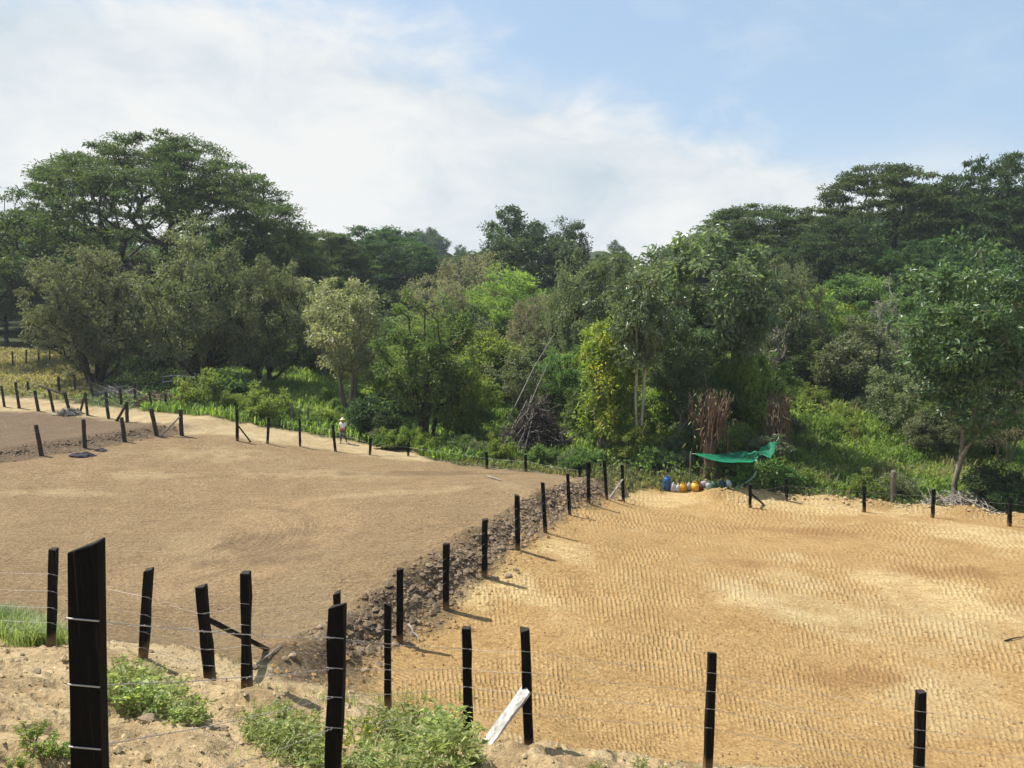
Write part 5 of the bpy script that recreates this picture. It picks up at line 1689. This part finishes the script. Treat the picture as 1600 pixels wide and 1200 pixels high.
tarp = thing('green_tarp', 'green shade net slung like a hammock beside the dry vine tree', 'tarp', o_t)
obj('net_sheet', mesh_np('net_sheet', np.array(V_), Fq_, m_t, smooth=True), tarp)
ROPE = simple_mat('net_rope', (0.20, 0.30, 0.25), (0.40, 0.48, 0.42), 12, 0.8, 0.3)
rp = [at(*p_) - o_t for p_ in [(1181, 719, 35.4), (1184, 726, 35.2), (1183, 734, 35.1), (1178, 745, 35), (1170, 752, 35), (1160, 757, 35), (1150, 761, 35.1), (1143, 767, 35.2)]]
v, f = tubes(path_segs([np.array(p_) for p_ in rp], np.linspace(0.05, 0.035, len(rp))), 6)
obj('net_tail', mesh_np('net_tail', v, f, ROPE, smooth=True), tarp)
r2 = [at(*p_) - o_t for p_ in [(1213, 690, 35.8), (1216, 686, 38), (1217, 680, 41)]]
r3 = [at(*p_) - o_t for p_ in [(1089, 709, 35.8), (1079, 709, 36)]]
for rr_ in (r2, r3):
    v, f = tubes(path_segs([np.array(p_) for p_ in rr_], [0.015] * len(rr_)), 5)
    obj('rope', mesh_np('rope', v, f, ROPE, smooth=True), tarp)
bp = at(1078, 752, 36)
zb_ = hz(bp.x, 36)
tp = at(1078, 706, 36)
obj_s = tag(obj('tarp_pole', post_mesh((0.0, 0, tp.z - zb_), 0.07, 0.07, 991, 0.02, True, OLDPOST), loc=(bp.x, 36, zb_)), 'thin stake holding the left end of the green net', 'stake')


def color_mat(name, c, rough=0.5, var=0.25):
    return simple_mat(name, tuple(x * (1 - var) for x in c), tuple(min(1, x * (1 + var)) for x in c), 9, rough, 0.25, 0.01, spec=0.4)


def lathe(prof_, ns=14):
    V, Fc = [], []
    for r, z in prof_:
        for i in range(ns):
            a = 2 * math.pi * i / ns
            V.append((r * math.cos(a), r * math.sin(a), z))
    for k in range(len(prof_) - 1):
        for i in range(ns):
            j = (i + 1) % ns
            Fc.append((k * ns + i, k * ns + j, (k + 1) * ns + j, (k + 1) * ns + i))
    return np.array(V), Fc


def sack(name, label, px, d, w_, h_, colr, seed, tie=True, cat='sack', lie=0.0, dz=0.0):
    rs = np.random.RandomState(seed)
    p = at(px, 455, d)
    e = thing(name, label, cat, (p.x, d, hz(p.x, d) + dz), rs.uniform(-0.4, 0.4))
    pr_ = [(0.01, 0.0), (w_ * .44, 0.01), (w_ * .52, h_ * .15), (w_ * .5, h_ * .45), (w_ * .46, h_ * .7), (w_ * .28, h_ * .84), (w_ * .13, h_ * .89), (w_ * .2, h_ * .97), (w_ * .15, h_ * 1.0), (0.005, h_ * .985)]
    V, Fc = lathe(pr_)
    V[:, 0] *= 1 + 0.35 * vnoise(V[:, 2] * 9 + seed, V[:, 1] * 7, seed)
    V[:, 1] *= 0.8 + 0.35 * vnoise(V[:, 2] * 9, V[:, 0] * 7 + seed, seed + 1)
    V[:, 0] += 0.10 * w_ * np.sign(V[:, 0]) * (V[:, 2] < h_ * 0.75) + 0.12 * w_ * vnoise(V[:, 2] * 14 + seed, V[:, 0] * 11, seed + 3)
    V[:, 2] *= 1 + 0.15 * vnoise(V[:, 0] * 8 + seed, V[:, 1] * 8, seed + 4)
    if lie:
        c_, s_ = math.cos(lie), math.sin(lie)
        V = np.stack([V[:, 0] * c_ + V[:, 2] * s_, V[:, 1], -V[:, 0] * s_ + V[:, 2] * c_], 1)
        V[:, 2] -= V[:, 2].min()
    mt = color_mat(name + '_' + str(seed), colr, 0.6)
    obj('bag', mesh_np('bag', V, Fc, mt, smooth=True), e)
    if tie:
        tv, tf = lathe([(w_ * .15, h_ * .875), (w_ * .17, h_ * .89), (w_ * .15, h_ * .905)])
        if lie:
            tv = np.stack([tv[:, 0] * c_ + tv[:, 2] * s_, tv[:, 1], -tv[:, 0] * s_ + tv[:, 2] * c_], 1)
            tv[:, 2] += w_ * 0.5 * abs(s_)
        obj('tie', mesh_np('tie', tv, tf, ROPE, smooth=True), e)
    return e


def drum(px, d, w_, h_, colr, label):
    p = at(px, 455, d)
    e = thing('water_drum', label, 'drum', (p.x, d, hz(p.x, d)))
    mt = color_mat('drum_plastic', colr, 0.35, 0.1)
    V, Fc = lathe([(0.01, 0), (w_ * .46, 0), (w_ * .5, h_ * .04), (w_ * .5, h_ * .3), (w_ * .53, h_ * .33), (w_ * .5, h_ * .36), (w_ * .5, h_ * .62), (w_ * .53, h_ * .65), (w_ * .5, h_ * .68), (w_ * .48, h_ * .82), (w_ * .3, h_ * .9), (0.01, h_ * .9)], 20)
    obj('shell', mesh_np('shell', V, Fc, mt, smooth=True), e)
    V, Fc = lathe([(w_ * .2, h_ * .9), (w_ * .22, h_ * .91), (w_ * .22, h_ * .99), (w_ * .2, h_), (0.005, h_)], 16)
    obj('lid', mesh_np('lid', V, Fc, mt, smooth=True), e)


def jerrycan(px, d, w_, h_, colr, label, seed, rot=0.2, low=None):
    p = at(px, 455, d)
    e = thing('jerrycan', label, 'jerrycan', (p.x, d, hz(p.x, d)), rot)
    mt = color_mat('can_plastic_%d' % seed, colr, 0.35, 0.1)
    bm = bmesh.new()
    bmesh.ops.create_cube(bm, size=1.0)
    for v_ in bm.verts:
        v_.co = Vector((v_.co.x * w_, v_.co.y * w_ * 0.6, (v_.co.z + 0.5) * h_ * 0.8))
        if v_.co.z > 0.1 and v_.co.x > 0:
            v_.co.z *= 0.9
    bmesh.ops.bevel(bm, geom=list(bm.edges), offset=w_ * 0.1, segments=3, affect='EDGES')
    me = bpy.data.meshes.new('body')
    bm.to_mesh(me)
    bm.free()
    me.materials.append(mt)
    for p_ in me.polygons:
        p_.use_smooth = True
    obj('body', me, e)
    pts = [np.array(q_) for q_ in [(-w_ * .35, 0, h_ * .76), (-w_ * .33, 0, h_ * .93), (-w_ * .1, 0, h_ * .95), (w_ * .12, 0, h_ * .93), (w_ * .15, 0, h_ * .74)]]
    v, f = tubes(path_segs(pts, [w_ * .055] * 5), 7)
    obj('handle', mesh_np('handle', v, f, mt, smooth=True), e)
    V, Fc = lathe([(w_ * .1, 0), (w_ * .1, h_ * .14), (0.004, h_ * .15)], 10)
    V = V + np.array([w_ * .33, 0, h_ * .70])
    obj('cap', mesh_np('cap', V, Fc, color_mat('cap_%d' % seed, low or (0.3, 0.02, 0.02), 0.4), smooth=True), e)


DI = 35.6
drum(1049.5, DI + .2, 0.36, 0.68, (0.012, 0.075, 0.21), 'blue plastic drum at the left end of the bags')
sack('sack', 'whitish sack next to the blue drum', 1060, DI, 0.22, 0.42, (0.42, 0.40, 0.42), 1)
sack('sack', 'whitish sack left of the square yellow can', 1067.5, DI - .05, 0.21, 0.40, (0.46, 0.43, 0.45), 2)
jerrycan(1076, DI - .1, 0.32, 0.48, (0.50, 0.27, 0.015), 'yellow jerrycan between the whitish sacks', 1, 0.1, (0.4, 0.2, 0.02))
sack('sack', 'lilac grey sack between the two yellow containers', 1085.5, DI, 0.21, 0.40, (0.36, 0.32, 0.36), 3)
jerrycan(1095, DI - .15, 0.34, 0.48, (0.60, 0.36, 0.03), 'brighter yellow jerrycan with dark red cap right of the lilac sack', 2, -0.3, (0.25, 0.015, 0.02))
sack('bundle', 'dark red cloth bundle beside the brighter yellow can', 1104, DI - .1, 0.26, 0.22, (0.11, 0.012, 0.02), 4, False, 'bundle')
sack('bag', 'pinkish grey bag behind the dark red bundle', 1111, DI + .3, 0.34, 0.34, (0.33, 0.24, 0.25), 5)
sack('bag', 'pale teal plastic bag in front at the middle of the heap', 1114, DI - .45, 0.34, 0.22, (0.27, 0.36, 0.35), 6, False, 'bag', 1.3)
sack('bag', 'dark green bag lying right of the pale teal bag', 1123, DI - .2, 0.32, 0.23, (0.03, 0.09, 0.06), 7, False, 'bag', 1.2)
sack('bag', 'blue bag lying near the right end of the heap', 1136, DI - .3, 0.36, 0.22, (0.03, 0.06, 0.17), 8, False, 'bag', 1.25)
sack('bag', 'pale grey plastic bag at the right end of the heap by the net tail', 1146, DI - .45, 0.38, 0.23, (0.38, 0.43, 0.42), 9, False, 'bag', 1.3)
# tilted bucket on top of the heap
p = at(1130, 753, DI - .1)
e = thing('bucket', 'small orange brown bucket tipped over on top of the bags', 'bucket', (p.x, p.y, hz(p.x, p.y) + 0.30))
e.rotation_euler = (0.5, 0.9, 0.4)
V, Fc = lathe([(0.005, 0), (0.10, 0), (0.14, 0.26), (0.145, 0.27), (0.13, 0.265), (0.095, 0.02), (0.005, 0.02)], 16)
obj('shell', mesh_np('shell', V, Fc, color_mat('bucket_plastic', (0.42, 0.16, 0.05), 0.4), smooth=True), e)
v, f = tubes(path_segs([np.array((0.14 * math.cos(a), 0.02, 0.26 + 0.13 * math.sin(a))) for a in np.linspace(0, math.pi, 9)], [0.006] * 9), 5)
obj('handle', mesh_np('handle', v, f, STICK_GREY, smooth=True), e)

# ------------------------------------------------------------------ person on the track
def skin_obj(name, verts, edges, radii, mat, parent, root=0, sub=2):
    me = bpy.data.meshes.new(name)
    me.from_pydata([tuple(v_) for v_ in verts], edges, [])
    me.materials.append(mat)
    o = obj(name, me, parent)
    sk = o.modifiers.new('skin', 'SKIN')
    sk.use_smooth_shade = True
    for i, r in enumerate(radii):
        sv_ = me.skin_vertices[0].data[i]
        sv_.radius = r if hasattr(r, '__len__') else (r, r)
        sv_.use_root = (i == root)
    ss_ = o.modifiers.new('sub', 'SUBSURF')
    ss_.levels = ss_.render_levels = sub
    return o


px_p, d_p = 530.5, 45.3
pp = at(px_p, 455, d_p)
person = thing('person', 'person in pale hat, white shirt, red waist cloth and dark trousers walking on the track', 'person', (pp.x, d_p, hz(pp.x, d_p)), R(168))
PS = (at(px_p, 653, d_p).z - hz(pp.x, d_p)) / 1.78
person.scale = (PS, PS, PS)
SKIN = color_mat('skin', (0.20, 0.10, 0.06), 0.6, 0.1)
SHIRT = color_mat('white_shirt', (0.72, 0.72, 0.70), 0.8, 0.08)
TROUS = color_mat('grey_trousers', (0.07, 0.075, 0.095), 0.85, 0.25)
RED = color_mat('red_cloth', (0.30, 0.025, 0.035), 0.8, 0.2)
HAT = color_mat('straw_hat', (0.66, 0.60, 0.42), 0.8, 0.1)
SHOE = color_mat('dark_shoe', (0.03, 0.025, 0.02), 0.7, 0.2)
# joints (person faces +y before turning; mid stride)
J = [(0, 0, 0.95), (0, 0.02, 1.15), (0, 0.03, 1.38), (0, 0.03, 1.49), (0, 0.05, 1.56), (0, 0.06, 1.66),
     (0.19, 0.03, 1.40), (0.24, -0.06, 1.14), (0.22, 0.02, 0.92), (0.215, 0.06, 0.85),
     (-0.19, 0.03, 1.40), (-0.25, 0.08, 1.15), (-0.20, 0.26, 0.99), (-0.19, 0.33, 0.98),
     (0.10, 0.01, 0.90), (0.11, 0.17, 0.50), (0.11, 0.20, 0.09), (0.115, 0.31, 0.04),
     (-0.10, 0.0, 0.90), (-0.11, -0.02, 0.49), (-0.11, -0.24, 0.15), (-0.115, -0.16, 0.04)]
E = [(0, 1), (1, 2), (2, 3), (3, 4), (4, 5), (2, 6), (6, 7), (7, 8), (8, 9), (2, 10), (10, 11), (11, 12), (12, 13), (0, 14), (14, 15), (15, 16), (16, 17), (0, 18), (18, 19), (19, 20), (20, 21)]
Rd = [(0.145, 0.10), (0.135, 0.10), (0.15, 0.10), 0.055, 0.075, 0.095, 0.06, 0.042, 0.032, 0.036, 0.06, 0.042, 0.032, 0.036, 0.085, 0.058, 0.042, 0.036, 0.085, 0.058, 0.042, 0.036]
skin_obj('body', J, E, Rd, SKIN, person)
s_ix = [0, 1, 2, 6, 7, 10, 11]
sv = [J[0], J[1], J[2], J[6], (0.235, -0.05, 1.18), J[10], (-0.245, 0.07, 1.19)]
skin_obj('shirt', sv, [(0, 1), (1, 2), (2, 3), (3, 4), (2, 5), (5, 6)], [(0.19, 0.15), (0.20, 0.155), (0.215, 0.15), 0.10, 0.08, 0.10, 0.08], SHIRT, person)
tv = [J[0], J[14], J[15], (0.11, 0.195, 0.13), J[18], J[19], (-0.11, -0.22, 0.18)]
skin_obj('trousers', tv, [(0, 1), (1, 2), (2, 3), (0, 4), (4, 5), (5, 6)], [(0.155, 0.12), 0.105, 0.080, 0.072, 0.105, 0.080, 0.072], TROUS, person)
skin_obj('waist_cloth', [(0, 0.0, 0.84), (0, 0.0, 0.98), (0, 0.01, 1.12)], [(0, 1), (1, 2)], [(0.27, 0.21), (0.25, 0.20), (0.22, 0.175)], RED, person)
V, Fc = lathe([(0.01, 0.115), (0.06, 0.12), (0.09, 0.10), (0.105, 0.02), (0.19, 0.0), (0.20, -0.012), (0.10, -0.004), (0.01, 0.0)], 20)
V = V + np.array([0, 0.06, 1.69])
obj('hat', mesh_np('hat', V, Fc, HAT, smooth=True), person)
for (a, b) in ((16, 17), (20, 21)):
    p0, p1 = np.array(J[a]), np.array(J[b])
    skin_obj('shoe', [p0 + np.array([0, -0.02, -0.04]), (p0 + p1) / 2 + np.array([0, 0, -0.03]), p1 + np.array([0, 0.02, 0])], [(0, 1), (1, 2)], [0.05, 0.052, 0.045], SHOE, person, sub=1)
hv = bpy.data.materials.new('haze_air')
hv.use_nodes = True
ht = NT(hv.node_tree)
ht.n('ShaderNodeOutputMaterial', {'Volume': ht.n('ShaderNodeVolumePrincipled', {'Color': (0.86, 0.93, 1.0, 1), 'Density': 0.00035, 'Anisotropy': 0.2}).outputs[0]})
bm = bmesh.new()
bmesh.ops.create_cube(bm, size=1.0)
for v_ in bm.verts:
    v_.co = Vector((v_.co.x * 420, 170 + v_.co.y * 390, 9 + v_.co.z * 58))
me = bpy.data.meshes.new('haze')
bm.to_mesh(me)
bm.free()
me.materials.append(hv)
tag(obj('haze', me), 'thin pale haze over the whole place', 'haze', kind='stuff')
print('script built', len(bpy.data.objects), 'objects')
